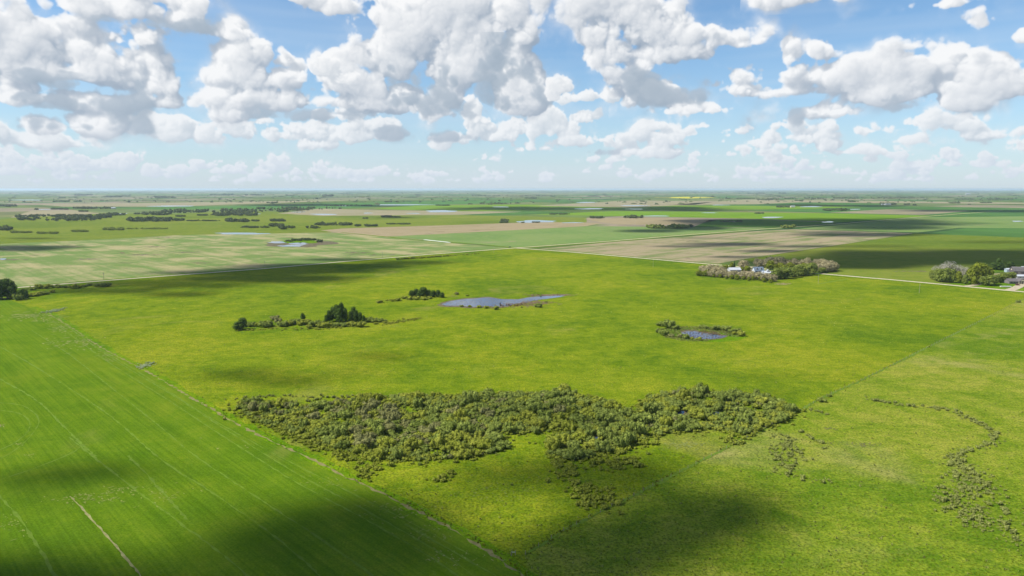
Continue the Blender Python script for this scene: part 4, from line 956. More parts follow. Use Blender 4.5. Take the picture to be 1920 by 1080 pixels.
row(LT, (1842, 507), (1895, 506), 7, 8, 14, lambda t: f'dark tree behind the metal sheds of the right farm, {th(t)}', gr, wide=1.5)
tree_at(LT, 1872, 506, 19, 'tallest dark tree behind the metal sheds', gr)
tree_at(LT, 1925, 508, 14, 'dark tree on the right picture border', gr)

# --- bluffs and woods in the distance
FARARR = []
for i in range(6):
    rng = np.random.RandomState(700+i); L = [((0, 0, .55), (.62, .6, .5))]+[((.5*math.cos(a), .5*math.sin(a), .5+.25*rng.rand()), (.35, .35, .35)) for a in rng.uniform(0, 6.28, 3)]
    v, f = foliage(L, 26, .40, rng, .6); FARARR.append((v, f))
FARLOW = []
for i in range(4):
    rng = np.random.RandomState(740+i); v, f = core((0, 0, .5), (.62, .6, .55), rng, 6, 4)
    c = sphere_pts(7, rng, 0); v2, f2 = cards(np.array((0, 0, .5))+c*.6, c, .6, .5, .2, rng); FARLOW.append((np.concatenate([v, v2]), np.concatenate([f, f2+len(v)])))
def bluff(x0, x1, y, dy, hpx, mat='farwood', name='aspen_bluff', dens=1.0, label=None, seed=None):
    """a stand of trees standing on an ellipse of the plain"""
    r = random.Random(seed or int(x0*3+y*11)); a, b = ground(x0, y), ground(x1, y); c0 = (x0+x1)/2
    s = a.length/PHO_F; rr = max(2.2, hpx*s*.46); far = s > 2.6
    f0, f1 = ground(c0, y+dy), ground(c0, y-dy); A = abs((b-a).length)*max(.4, abs(f1.y-f0.y))*.8
    n = int(min(260, max(6, dens*A/(rr*rr*.8)))); out = []
    ph = [r.uniform(0, 6.28) for _ in range(3)]
    for _ in range(n):
        t = r.uniform(-1, 1); q = r.uniform(-1, 1)*math.sqrt(max(0, 1-t*t))
        if r.random() > .62+.45*math.sin(t*5+ph[0])+.3*math.sin(t*13+q*3+ph[1]): continue
        g = ground(c0+t*(x1-x0)/2, y+q*dy); out.append((g.x, g.y, rr*r.uniform(.45, 1.45)))
    return join_arrays(name, out, FARLOW if far else FARARR, M[mat], label, zs=1.15, seed=n)
BL = [(0, 22, 431, 2.2, 7), (20, 60, 436.5, .8, 4), (70, 110, 438, .9, 4), (135, 166, 434.5, .9, 4), (193, 232, 431, 1.2, 5), (238, 320, 429.5, .7, 3),
      (35, 195, 412.5, 2.6, 6), (28, 70, 406.5, 1.4, 4), (140, 208, 408, 2, 6), (60, 185, 406, 1.4, 5), (240, 320, 414.5, 2.2, 8), (265, 345, 413.5, 1.6, 5), (350, 412, 414.6, .6, 3), (424, 468, 415.5, 1.4, 7), (473, 486, 415, .6, 4), (507, 537, 414.6, 1.2, 5),
      (185, 234, 403.4, 1.3, 5), (267, 322, 402, 1.8, 6), (300, 386, 397.5, 2.2, 6), (330, 347, 406, .8, 3), (370, 390, 404, .8, 3), (395, 455, 404, 1.8, 6), (380, 540, 396.5, 2.4, 6), (400, 482, 401.5, 1.6, 5), (460, 482, 404, .8, 4), (480, 640, 391.5, 2.0, 5), (540, 580, 394, 1.2, 4), (600, 700, 386, .8, 3), (251, 262, 401.5, .6, 3),
      (450, 505, 427, 1.0, 4), (505, 533, 424, 1.4, 6), (525, 537, 430, 1.0, 9), (541, 552, 428, .8, 6), (575, 600, 428, 1.0, 6), (590, 660, 422, 1.4, 6), (603, 610, 419.5, .5, 7), (664, 676, 424, .8, 5), (684, 707, 424.5, .8, 5), (725, 770, 420.5, .7, 3), (715, 735, 407, .8, 4), (680, 690, 410, .4, 3), (735, 750, 407.5, .4, 3),
      (137, 212, 391, .9, 4), (65, 72, 393, .5, 3), (95, 118, 392.5, .5, 3), (112, 128, 393, .4, 3), (105, 130, 378, .4, 2.5), (148, 165, 397, .4, 3), (0, 32, 387, .9, 4), (200, 229, 369.5, .5, 2.6), (290, 325, 370, .6, 2.6), (282, 330, 371.5, .4, 2), (110, 123, 371.5, .3, 2), (140, 175, 366, .5, 2.4), (500, 522, 380.5, .5, 2.4), (395, 440, 366, .6, 3), (460, 495, 366, .5, 3), (605, 625, 368, .7, 4),
      (535, 550, 453, .8, 4), (548, 566, 451.5, .9, 5), (566, 592, 450.5, .9, 5), (594, 604, 454, .9, 6), (936, 952, 417.5, .9, 5), (940, 953, 414, .8, 5), (977, 983, 418, .4, 3), (998, 1012, 417.5, .5, 3), (1030, 1068, 402, .8, 3), (1107, 1133, 409, .8, 5), (1170, 1204, 408.5, 1.1, 6), (900, 958, 382, .6, 3), (817, 845, 385.5, .5, 2.5), (720, 735, 379, .3, 2.4), (985, 1010, 372, .6, 2.5), (674, 693, 370, .4, 2.2),
      (1214, 1292, 427.5, 2.0, 8), (1466, 1488, 427.5, 1.2, 8), (1350, 1392, 416, .6, 3.5), (1281, 1300, 425.5, 1.3, 5), (1455, 1486, 388.5, .7, 3.5), (1543, 1592, 394.5, 1.2, 4.5), (1590, 1605, 378.5, .5, 3), (1650, 1680, 383.5, .7, 4), (1695, 1705, 384, .5, 3), (1712, 1718, 385, .4, 2.5), (1490, 1506, 376.5, .3, 2), (1420, 1460, 374.5, .8, 3), (1780, 1800, 381, .4, 2.2), (1835, 1860, 380.5, .4, 2.2), (1400, 1440, 363, .5, 2), (1460, 1475, 362.5, .4, 2), (1415, 1432, 400.5, .4, 2.5)]
for k, (x0, x1, y, dy, h) in enumerate(BL):
    lt = 'far left' if x0 < 300 else ('left' if x0 < 640 else ('middle' if x0 < 1150 else ('right' if x0 < 1600 else 'far right')))
    bluff(x0, x1, y, dy, h, 'willow' if k in (1, 2, 3, 4, 5, 73, 74, 75) else 'farwood', label=f'dark aspen bluff on the plain, {lt}')
def belts(name, n, y0, y1, seed, label, lo=6, hi=60):
    """tree belts strung along the survey grid on the far plain"""
    r = random.Random(seed); V, F = [], []
    for _ in range(n):
        py = y0+(y1-y0)*r.random()**.8; px = r.uniform(-250, 2170); g = ground(px, py); s = g.length/PHO_F
        L = r.uniform(lo, hi)*s*.6; a = GRID+(0 if r.random() < .6 else math.pi/2)
        H = r.uniform(6, 12)+s*.35; w_ = r.uniform(8, 30)+s*2; m = max(3, int(L/(14+s*3)))
        m = min(m, 30); d = Vector((math.cos(a), math.sin(a), 0)); e = Vector((-d.y, d.x, 0))
        if r.random() < .5: d = Vector((1, 0, 0)); e = Vector((0, 1, 0))
        b = len(V)
        for i in range(m+1):
            p = g+d*(L*(i/m-.5)); h = H*r.uniform(.45, 1.15)*(1 if 0 < i < m else .4)
            if r.random() < .12: h *= .25
            for q, zz in ((-.5, 0), (-.35, .8), (.35, 1), (.5, 0)):
                V.append((p.x+e.x*w_*q, p.y+e.y*w_*q, h*zz*r.uniform(.8, 1.1)))
        for i in range(m):
            for k in range(3): F.append((b+i*4+k, b+i*4+k+1, b+(i+1)*4+k+1, b+(i+1)*4+k))
    me = bpy.data.meshes.new(name); me.from_pydata(V, [], F); me.update(); me.materials.append(M['farwood'])
    return tag(link(name, me), label, kind='stuff')
belts('distant_trees', 900, 357.5, 380, 9, 'small far trees and clumps dotted over the plain', .6, 3.5)
belts('distant_woods', 420, 356.0, 361.5, 1, 'dark tree belts crowding the horizon')
belts('distant_woods', 260, 361.5, 371, 2, 'scattered tree belts below the horizon', 5, 45)
belts('distant_woods', 70, 371, 384, 3, 'thin tree belts on the far plain', 3, 22)
bluff(1470, 1560, 372.5, .8, 2.6, label='long dark wood before the right horizon'); bluff(1560, 1720, 372, 1.0, 3, label='long dark wood before the right horizon'); bluff(1790, 1900, 374, .7, 2.6, label='long dark wood at the far right'); bluff(880, 1060, 367.5, .7, 2.4, label='long dark wood before the middle horizon')
bluff(1360, 1420, 373, .6, 2.4, label='dark wood before the right horizon')

# ---------------------------------------------------------------- farm buildings
M['white_metal'] = m_plain('white_metal', (.36, .37, .38), .5, .08, .3, .4)
M['white_roof'] = m_plain('white_roof', (.40, .42, .45), .45, .08, .3, .4)
M['blue_roof'] = m_plain('slate_roof', (.12, .155, .20), .8, .2, .8)
M['blue_wall'] = m_plain('pale_blue_siding', (.42, .46, .50), .8, .1, .6)
M['cream'] = m_plain('cream_trim', (.55, .50, .36), .8, .1, .6)
M['grey_roof'] = m_plain('grey_shingles', (.115, .105, .105), .9, .2, .8)
M['grey_wall'] = m_plain('grey_siding', (.17, .155, .15), .85, .15, .6)
M['old_wood'] = m_plain('weathered_wood', (.10, .09, .095), .95, .35, .7)
M['metal_shed'] = m_plain('galvanised_sheet', (.30, .36, .42), .5, .15, .5, .4)
M['glass'] = m_plain('window_glass', (.02, .03, .04), .1, .1, 1, .6)
M['red'] = m_plain('maroon_paint', (.16, .03, .03), .4, .1, 1, .5)
M['black'] = m_plain('black_paint', (.012, .013, .016), .35, .1, 1, .5)
M['tyre'] = m_plain('tyre_rubber', (.02, .02, .02), .9, .1, 1)
M['plastic'] = m_plain('white_plastic', (.52, .53, .51), .45, .08, .1, .4)
M['pole'] = m_plain('pole_wood', (.24, .20, .16), .9, .25, 2)
def gable_house(name, L, W_, H, P, wall, roof, label, cat, loc, rz, over=.4, windows=(), doors=(), group=None):
    """rectangular building, ridge along its length; front faces -y"""
    o = empty(name, loc, rz); tag(o, label, cat, group)
    h = W_/2
    MB().prism([(-h, 0), (h, 0), (h, H), (0, H+P), (-h, H)], -L/2, L/2).build('wall', wall, o)
    k = P/h; e = h+over; t = .16
    for s_ in (-1, 1):
        MB().prism([(0, H+P+.03), (s_*e, H-k*over+.03), (s_*e, H-k*over+.03+t), (0, H+P+.03+t)], -L/2-over, L/2+over).build('roof', roof, o)
    for (x, z, w_, hh) in windows:
        f = MB().box(x-w_/2, x+w_/2, -h-.06, -h-.003, z, z+hh).build('window', M['white_metal'], o)
        MB().box(x-w_/2+.1, x+w_/2-.1, -h-.09, -h-.062, z+.1, z+hh-.1).build('pane', M['glass'], f)
    for (x, w_, hh, mt) in doors:
        d = MB().box(x-w_/2, x+w_/2, -h-.07, -h-.004, 0.02, hh).build('door', mt, o)
        MB().box(x+w_/2-.25, x+w_/2-.15, -h-.12, -h-.071, 1.0, 1.15).build('handle', M['black'], d)
    return o
def put(px, py): g = ground(px, py); return (g.x, g.y, .3)
FA = math.radians(-44)          # buildings stand on the survey grid; long side along the right road
# middle farm
o = gable_house('barn', 15, 10, 4.6, 2.4, M['white_metal'], M['white_roof'], 'white metal barn with a pale roof behind the budding trees', 'barn', put(1376, 512), math.radians(8), .5, [(-5, 1.5, 1.2, 1.2)], [(1, 4, 3.8, M['white_roof'])])
for x in range(-7, 8): MB().box(x-.05, x+.05, -5.06, -5.003, .1, 4.3).build('panel_rib', M['white_metal'], o)
o = gable_house('farmhouse', 12.5, 8.5, 3.0, 4.2, M['blue_wall'], M['blue_roof'], 'blue roofed farmhouse with two cream dormers', 'house', put(1421, 511), math.radians(6), .6, [(-4, 1, 1.3, 1.2), (3.6, 1, 1.6, 1.2)], [(0, 1.1, 2.1, M['cream'])])
for x in (-3.0, 3.0):
    d = MB().prism([(-3.3, 3.6), (-.9, 3.6), (-.9, 5.6), (-3.3, 5.6)], x-1.0, x+1.0).build('dormer', M['cream'], o)
    q = MB(); q.add([(x-1.3, -3.6, 5.5), (x+1.3, -3.6, 5.5), (x, -3.6, 6.5), (x-1.3, -.5, 5.5), (x+1.3, -.5, 5.5), (x, -.5, 6.5)], [(0, 1, 2), (3, 5, 4), (0, 2, 5, 3), (1, 4, 5, 2), (0, 3, 4, 1)]); q.build('dormer_roof', M['blue_roof'], d)
    MB().box(x-.5, x+.5, -3.38, -3.303, 4.2, 5.2).build('pane', M['glass'], d)
MB().box(4.2, 5.0, .8, 1.6, 5.0, 8.2).build('chimney', M['dirt'], o)
MB().box(-6.4, 6.4, -6.2, -4.31, .1, .5).build('porch_deck', M['old_wood'], o)
o = gable_house('bungalow', 19, 8.5, 2.7, 1.8, M['white_metal'], M['white_roof'], 'long low white house with a pale roof beside the farmhouse', 'house', put(1447, 515.5), math.radians(-6), .5, [(-7, 1, 1.5, 1.1), (-3, 1, 1.5, 1.1), (4, 1, 1.5, 1.1), (7.5, 1, 1.2, 1.1)], [(0, 1, 2.1, M['cream'])])
q = MB(); q.box(-6.5, -3.5, -2.2, 1.8, 3.2, 5.4); q.build('upper_gable', M['white_metal'], o)
q = MB(); q.add([(-6.8, -2.5, 5.4), (-3.2, -2.5, 5.4), (-5, -2.5, 6.6), (-6.8, 2.0, 5.4), (-3.2, 2.0, 5.4), (-5, 2.0, 6.6)], [(0, 1, 2), (3, 5, 4), (0, 2, 5, 3), (1, 4, 5, 2), (0, 3, 4, 1)]); q.build('gable_roof', M['white_roof'], o)
gable_house('garage', 6, 6, 2.5, 1.4, M['white_metal'], M['metal_shed'], 'small pale garage between the farmhouse and the long white house', 'garage', put(1432.5, 514), math.radians(4), .3, (), [(0, 3.4, 2.2, M['cream'])])
gable_house('shed', 8, 5, 2.4, 1.2, M['cream'], M['white_roof'], 'cream shed in front of the white barn', 'shed', put(1367, 517.0), math.radians(5), .3, (), [(1.5, 2.2, 2.1, M['white_metal'])])
# right farm
o = gable_house('bungalow', 27, 10, 2.9, 2.6, M['grey_wall'], M['grey_roof'], 'grey bungalow with dark shingles and a cream porch gable', 'house', put(1909, 531.5), math.radians(-2), .6, [(-11, 1, 1.8, 1.2), (-7.5, .9, 1.8, 1.3), (5, .9, 2.4, 1.4), (9, .9, 1.8, 1.3)], [(2.2, 1.1, 2.1, M['cream'])])
q = MB(); q.add([(-4.5, -7.6, 2.9), (4.5, -7.6, 2.9), (0, -7.6, 6.2), (-4.5, -.5, 2.9), (4.5, -.5, 2.9), (0, -.5, 6.2)], [(0, 1, 2), (3, 5, 4), (0, 2, 5, 3), (1, 4, 5, 2), (0, 3, 4, 1)]); g_ = q.build('porch_gable', M['grey_roof'], o)
MB().add([(-2.6, -7.66, 3.5), (2.6, -7.66, 3.5), (0, -7.66, 5.3), (-2.6, -7.62, 3.5), (2.6, -7.62, 3.5), (0, -7.62, 5.3)], [(0, 1, 2), (3, 5, 4), (0, 2, 5, 3), (1, 4, 5, 2), (0, 3, 4, 1)]).build('gable_panel', M['cream'], g_)
for x in (-4, -1.5, 1.5, 4): MB().box(x-.22, x+.22, -7.5, -7.06, .1, 2.88).build('porch_column', M['cream'], o)
MB().box(-4.5, 4.5, -7.8, -5.08, .05, .25).build('porch_floor', M['dirt'], o)
o = empty('barn', put(1907, 514), math.radians(-12)); tag(o, 'dark weathered gambrel roof barn behind the yard', 'barn')
MB().prism([(-5.5, 0), (5.5, 0), (5.5, 4), (3.6, 7.4), (0, 9.2), (-3.6, 7.4), (-5.5, 4)], -7, 7).build('wall', M['old_wood'], o)
for s_ in (-1, 1):
    MB().prism([(s_*5.75, 3.8), (s_*3.7, 7.45), (s_*3.7, 7.65), (s_*5.9, 3.85)], -7.4, 7.4).build('roof', M['grey_roof'], o)
    MB().prism([(s_*3.7, 7.47), (0, 9.3), (0, 9.5), (s_*3.7, 7.66)], -7.4, 7.4).build('roof', M['grey_roof'], o)
d = MB().box(-1.6, 1.6, -5.6, -5.503, 0, 3.4).build('door', M['grey_wall'], o)
MB().box(7.003, 7.07, -1, 1, 5.2, 6.6).build('hatch', M['cream'], o); MB().box(-7.07, -7.003, -1, 1, 5.2, 6.6).build('hatch', M['cream'], o)
o = gable_house('shed', 10, 8, 4.2, 1.2, M['metal_shed'], M['white_roof'], 'blue grey metal shed left of the dark barn', 'shed', put(1893, 511), math.radians(-10), .3, (), [(0, 4, 3.6, M['metal_shed'])])
gable_house('shed', 14, 8, 4.2, 2.2, M['white_metal'], M['white_roof'], 'white roofed shed behind the dark barn at the border', 'shed', put(1925, 509), math.radians(-8), .3, (), [(0, 4, 3.4, M['metal_shed'])])
gable_house('shed', 17, 7, 2.8, 1.6, M['white_metal'], M['white_roof'], 'long low white shed behind the bungalow', 'shed', put(1917, 522), math.radians(-2), .3, [(-5, 1, 1.2, 1)], [(2, 2.6, 2.3, M['cream'])])
# corral boards behind the hedge
o = empty('board_fence', put(1862, 512), math.radians(-3)); tag(o, 'dark board fence of the corral behind the hedge', 'fence')
for i in range(12): MB().box(-13+i*2.36-.1, -13+i*2.36+.1, -.1, .1, 0, 1.7).build('post', M['old_wood'], o)
for z in (.4, .9, 1.4): MB().box(-13.2, 13.2, -.16, -.103, z, z+.26).build('board', M['old_wood'], o)
# white holiday trailer lying along the lawn, cars at the porch, loose things
def wheel(parent, x, y, r=.34, wd=.24):
    wv = MB().bar((x, y-wd/2, r), (x, y+wd/2, r), r, n=12).build('wheel', M['tyre'], parent)
    MB().bar((x, y-wd/2-.02, r), (x, y+wd/2+.02, r), r*.55, n=10).build('rim', M['white_metal'], wv)
def car(name, mat, loc, rz, label, cat, pickup=False):
    o = empty(name, loc, rz); tag(o, label, cat)
    b_ = [(-2.4, .38), (2.35, .38), (2.4, .8), (1.3, 1.02), (-2.4, 1.05)]
    q = MB(); n = len(b_); q.add([(x, -.9, z) for x, z in b_]+[(x, .9, z) for x, z in b_], [(i, (i+1) % n, n+(i+1) % n, n+i) for i in range(n)]+[tuple(range(n-1, -1, -1)), tuple(range(n, 2*n))]); q.build('body', mat, o)
    c_ = [(-.7, 1.04), (1.2, 1.02), (.5, 1.7), (-.55, 1.72)] if pickup else [(-2.2, 1.04), (1.2, 1.02), (.5, 1.66), (-1.9, 1.66)]
    q = MB(); n = len(c_); q.add([(x, -.78, z) for x, z in c_]+[(x, .78, z) for x, z in c_], [(i, (i+1) % n, n+(i+1) % n, n+i) for i in range(n)]+[tuple(range(n-1, -1, -1)), tuple(range(n, 2*n))]); cb = q.build('cab', M['glass'], o)
    MB().box(c_[3][0], c_[2][0], -.76, .76, 1.725, 1.77).build('cab_roof', mat, cb)
    for x in (-1.5, 1.5):
        for y in (-.82, .82): wheel(o, x, y)
    return o
car('pickup_truck', M['black'], (*put(956, 464.2)[:2], .52), GRID, 'small dark pickup at the gravel road crossing', 'pickup', True)
car('parked_car', M['red'], (*put(1908, 535.5)[:2], .34), .1, 'maroon car parked in front of the bungalow porch', 'car')
o = empty('flatbed_trailer', (*put(1886, 539)[:2], .14), math.radians(-5)); tag(o, 'long white trailer on the lawn left of the bungalow', 'trailer')
MB().box(-6, 5.4, -1.1, 1.1, .55, 1.5).build('body', M['plastic'], o); MB().bar((5.4, 0, .6), (7.2, 0, .5), .07).build('hitch', M['black'], o)
for x in (-.6, .6):
    for y in (-1.1, 1.1): wheel(o, x, y)
# grain bag
a, b = ground(794, 449.7), ground(844, 455.0); d = (b-a); o = empty('grain_bag', ((a+b)/2), math.atan2(d.y, d.x)); o.location.z = .1; tag(o, 'long white grain bag lying on the pale field', 'grain bag')
L = d.length/2; q = MB(); n = 10; seg = 14; vs = []
for i in range(seg+1):
    x = -L+2*L*i/seg; k = 1.0 if 0 < i < seg else .35
    r = random.Random(i); k *= r.uniform(.93, 1.05)
    vs += [(x, 1.1*k*math.cos(math.pi*j/n), 1.0*k*math.sin(math.pi*j/n)) for j in range(n+1)]
q.add(vs, [(i*(n+1)+j, i*(n+1)+j+1, (i+1)*(n+1)+j+1, (i+1)*(n+1)+j) for i in range(seg) for j in range(n)]+[tuple(range(n+1)), tuple(range(seg*(n+1), (seg+1)*(n+1)))])
q.build('bag_skin', M['plastic'], o); MB().bar((L*.99, 0, .5), (L+1.6, 0, .15), .5, .15).build('tied_end', M['plastic'], o)
# far farmsteads
for (px, py, L_, H_, wl, rf, lab) in [(213, 391.5, 22, 6, 'white_metal', 'white_roof', 'tiny white building beside the far left bluff'), (1486, 389, 26, 7, 'cream', 'white_roof', 'tiny white barn beside a far bluff'), (1664, 384.2, 40, 6, 'white_metal', 'white_roof', 'white shed row of a far farmstead'), (1655, 384, 16, 6, 'blue_wall', 'grey_roof', 'grey house of the same far farmstead'), (884, 356.9, 260, 42, 'white_metal', 'white_roof', 'pale elevator on the middle horizon'), (1440, 357.6, 150, 60, 'white_metal', 'white_roof', 'tall pale elevator on the right horizon'), (1815, 364.5, 90, 14, 'white_metal', 'white_roof', 'white yard near the right horizon'), (1492, 358.6, 120, 20, 'white_metal', 'white_roof', 'white speck of a yard below the right horizon'), (1312, 360, 80, 14, 'white_metal', 'white_roof', 'small white yard below the horizon'), (105, 361.5, 70, 12, 'white_metal', 'white_roof', 'small white yard at the left horizon')]:
    g = ground(px, py); gable_house('farm_shed', L_, L_*.5, H_, H_*.4, M[wl], M[rf], lab, 'shed', (g.x, g.y, 0), .05, .4, [(0, 1.2, 1.5, 1.2)], [(L_*.25, 3, H_*.6, M['metal_shed'])])

# ---------------------------------------------------------------- power poles, fence
def make_pole():
    o = empty('power_pole', (0, 0, 0))
    MB().bar((0, 0, 0), (0, 0, 10), .19, .13, 8).build('pole', M['pole'], o)
    ca = MB().box(-.9, .9, -.07, .07, 9.35, 9.5).build('crossarm', M['pole'], o)
    for x in (-.8, .8): MB().bar((x, 0, 9.5), (x, 0, 9.72), .06, .03, 6).build('insulator', M['plastic'], ca)
    MB().bar((.3, 0, 8.3), (.3, 0, 9.1), .2, n=8).build('transformer', M['metal_shed'], o)
    return o
PP = Proto(make_pole)
for (px, py, l) in [(1723.5, 549.5, 'power pole in the pasture opposite the right farm grove'), (1534, 531.5, 'power pole in the pasture below the middle farm'), (1224.5, 501, 'power pole in the pasture left of the middle farm'), (926, 474.5, 'power pole just left of the road crossing'), (497, 503, 'power pole behind the left part of the road'), (195, 526.5, 'power pole by the road above the left hedge'), (717, 484, 'power pole by the road before the roadside scrub')]:
    g = ground(px, py); PP.place((g.x, g.y, .03), 1, GRID, l, 'power pole', 'power poles beside the roads')
fo = empty('wire_fence', (0, 0, 0)); tag(fo, 'post and wire fence running from the near field corner to the far road', 'fence')
FP = [ground(*p) for p in FENCE]
pm = MB().bar((0, 0, 0), (0, 0, 1.35), .09, .08, 5); m0 = None; line = []
for a, b in zip(FP, FP[1:]):
    n = max(1, round((b-a).length/6.0)); line += [a+(b-a)*(k/n) for k in range(n)]
line.append(FP[-1])
for p in line:
    if m0 is None: q = pm.build('fence_post', M['pole'], fo); m0 = q.data
    else: q = bpy.data.objects.new('fence_post', m0); COL.objects.link(q); q.parent = fo
    q.location = (p.x, p.y, .03); q.rotation_euler = (RP.gauss(0, .04), RP.gauss(0, .04), 0)
for z in (.4, .75, 1.1):
    w_ = MB()
    for a, b in zip(line, line[1:]): w_.bar((a.x, a.y, z), (b.x, b.y, z), .008, n=3)
    w_.build('fence_wire', M['old_wood'], fo)
ribbon('fence_grass', FENCE[:-1], 1.0, .10, M['rut'], .6, 4, label='uncut grass strip under the wire fence')
ribbon('fence_path', [(x-5, y+1) for x, y in FENCE[1:-1]], .5, .12, M['rut'], .25, 5, label='thin dry trail beside the wire fence')
tufts('fence_weeds', 20000, M['tuft'], 560, 1040, .3, .8, 1.0, 15, [(x-4, y-3) for x, y in FENCE]+[(x+4, y+3) for x, y in FENCE[::-1]], 'tall weeds growing along the wire fence')
tufts('margin_weeds', 16000, M['tuft'], 560, 1080, .3, .7, 1.0, 16, [(x+1, y-1) for x, y in EDGE_L[2:-2]]+[(x+10, y-5) for x, y in EDGE_L[2:-2][::-1]], 'tall weeds along the crop field edge')
o = empty('corner_post', (*ground(962, 1042)[:2], .05), .5); tag(o, 'white topped corner brace post where the fence meets the crop field', 'fence post')
MB().bar((-.6, 0, 0), (-.6, 0, 1.5), .1).build('post', M['pole'], o); MB().bar((.8, 0, 0), (.8, 0, 1.5), .1).build('post', M['pole'], o); MB().bar((-.6, 0, 1.3), (.8, 0, .9), .09).build('brace', M['plastic'], o)
# cattle far off in the shaded field
def make_cow():
    q = MB(); o = empty('cow', (0, 0, 0))
    q.add([(x, y*w_, z) for x, w_, zs in ((-1.1, .25, (.8, 1.35)), (-.6, .38, (.62, 1.45)), (.3, .38, (.6, 1.42)), (.8, .28, (.75, 1.5)), (1.15, .12, (1.2, 1.6)), (1.6, .1, (1.15, 1.45))) for z in zs for y in (-1, 1)],
          [(i*4+a, i*4+b, (i+1)*4+b, (i+1)*4+a) for i in range(5) for a, b in ((0, 1), (1, 3), (3, 2), (2, 0))]+[(0, 2, 3, 1), (20, 21, 23, 22)])
    for x in (-.85, .6):
        for y in (-.22, .22): q.bar((x, y, .9), (x+(.08 if x < 0 else 0), y, .4), .13, .07, 5); q.bar((x+(.08 if x < 0 else 0), y, .42), (x, y, 0), .07, .06, 5)
    q.bar((-1.1, 0, 1.3), (-1.25, 0, .6), .03, .02, 4)
    q.build('body', M['black'], o); return o
CW = Proto(make_cow)
for i in range(16):
    px = 1612+i*6.2+RP.uniform(-2, 2); py = 427.3+.06*(i)+RP.uniform(-.6, .6); g = ground(px, py)
    CW.place((g.x, g.y, .13), 1.2, RP.uniform(0, 6.28), 'tiny dark cow grazing in the shaded far field behind the stubble', 'cow', 'cattle in the far shaded field')

# ---------------------------------------------------------------- clouds overhead (their shade falls on the land) and haze
CB = 1900.0
SH_L = [  # shade on the land as photographed: centre, half sizes, strength
    (620, 1040, 260, 95, 1.0), (860, 1120, 330, 90, .85), (450, 1110, 260, 110, .8), (60, 1125, 300, 80, .95), (250, 1080, 160, 40, .9), (190, 888, 110, 18, .75), (50, 900, 90, 16, .6), (70, 930, 80, 28, .25), (120, 1010, 60, 40, .2),
    (1290, 960, 150, 58, 1.1), (1400, 930, 40, 26, .9), (1180, 920, 120, 44, .9), (1080, 1060, 200, 62, .95), (1180, 1010, 170, 60, .95), (1000, 1110, 160, 50, .9), (960, 895, 130, 32, .65), (850, 950, 60, 30, .5), (1080, 880, 150, 24, .65), (1420, 1100, 180, 40, .35), (1290, 870, 60, 12, .3),
    (450, 704, 60, 11, .62), (530, 716, 70, 9, .62), (500, 698, 40, 8, .45), (712, 668, 50, 8, .42), (745, 672, 30, 5, .3), (650, 700, 60, 10, .22),
    (300, 533, 170, 9, .80), (480, 522, 170, 7, 1.0), (190, 545, 110, 6, .8), (600, 500, 150, 5, .95), (440, 512, 160, 5, 1.0), (760, 493, 80, 4, .7), (330, 552, 80, 5, .6), (640, 487, 70, 2.6, .8), (560, 528, 90, 4, .6), (540, 508, 160, 6, 1.0),
    (1010, 775, 110, 9, .30), (1090, 800, 70, 10, .5), (1320, 760, 50, 7, .35), (1440, 738, 60, 7, .26), (1480, 706, 90, 5, .22),
    (1740, 486, 270, 14.5, 1.2), (1560, 492, 130, 9, 1.1), (1920, 490, 160, 14, 1.1), (1980, 478, 160, 10, .9), (1640, 500, 90, 4, .9), (1620, 462, 90, 2.5, .35), (1880, 454, 90, 3, .4), (2100, 500, 150, 20, .8),
    (1540, 418, 240, 7, 1.2), (1400, 417, 130, 6, 1.1), (1650, 426, 100, 4.5, .9), (1700, 419, 90, 4, .9), (1300, 428, 60, 4, 1.1), (1230, 433, 60, 2.5, .9), (1610, 440, 110, 3.0, .75), (1720, 438, 50, 2.2, .5), (1560, 436, 60, 2.5, .55),
    (1360, 458, 90, 2.8, 1.0), (1440, 471, 60, 2.2, .9), (1380, 482, 50, 2.0, .9), (1290, 462, 70, 2.0, .9), (1500, 462, 60, 1.8, .8), (1330, 446, 60, 1.5, .3),
    (30, 466, 70, 4.8, 1.1), (95, 463, 50, 2.2, .7), (60, 447, 40, 1.4, .6),
    (960, 391, 110, 3.0, 1.1), (1080, 392, 120, 2.0, 1.0), (1230, 391, 110, 3.2, 1.1), (1300, 394, 60, 1.5, .8), (850, 393, 60, 1.5, .8), (740, 408, 30, 1.3, .7), (560, 384.5, 90, 1.6, 1.1), (700, 386, 60, 1.2, .9), (1880, 396, 110, 1.8, 1.0), (1760, 395, 60, 1.3, .9), (1600, 386, 110, 1.3, .9), (1480, 384, 50, 1.0, .7)]
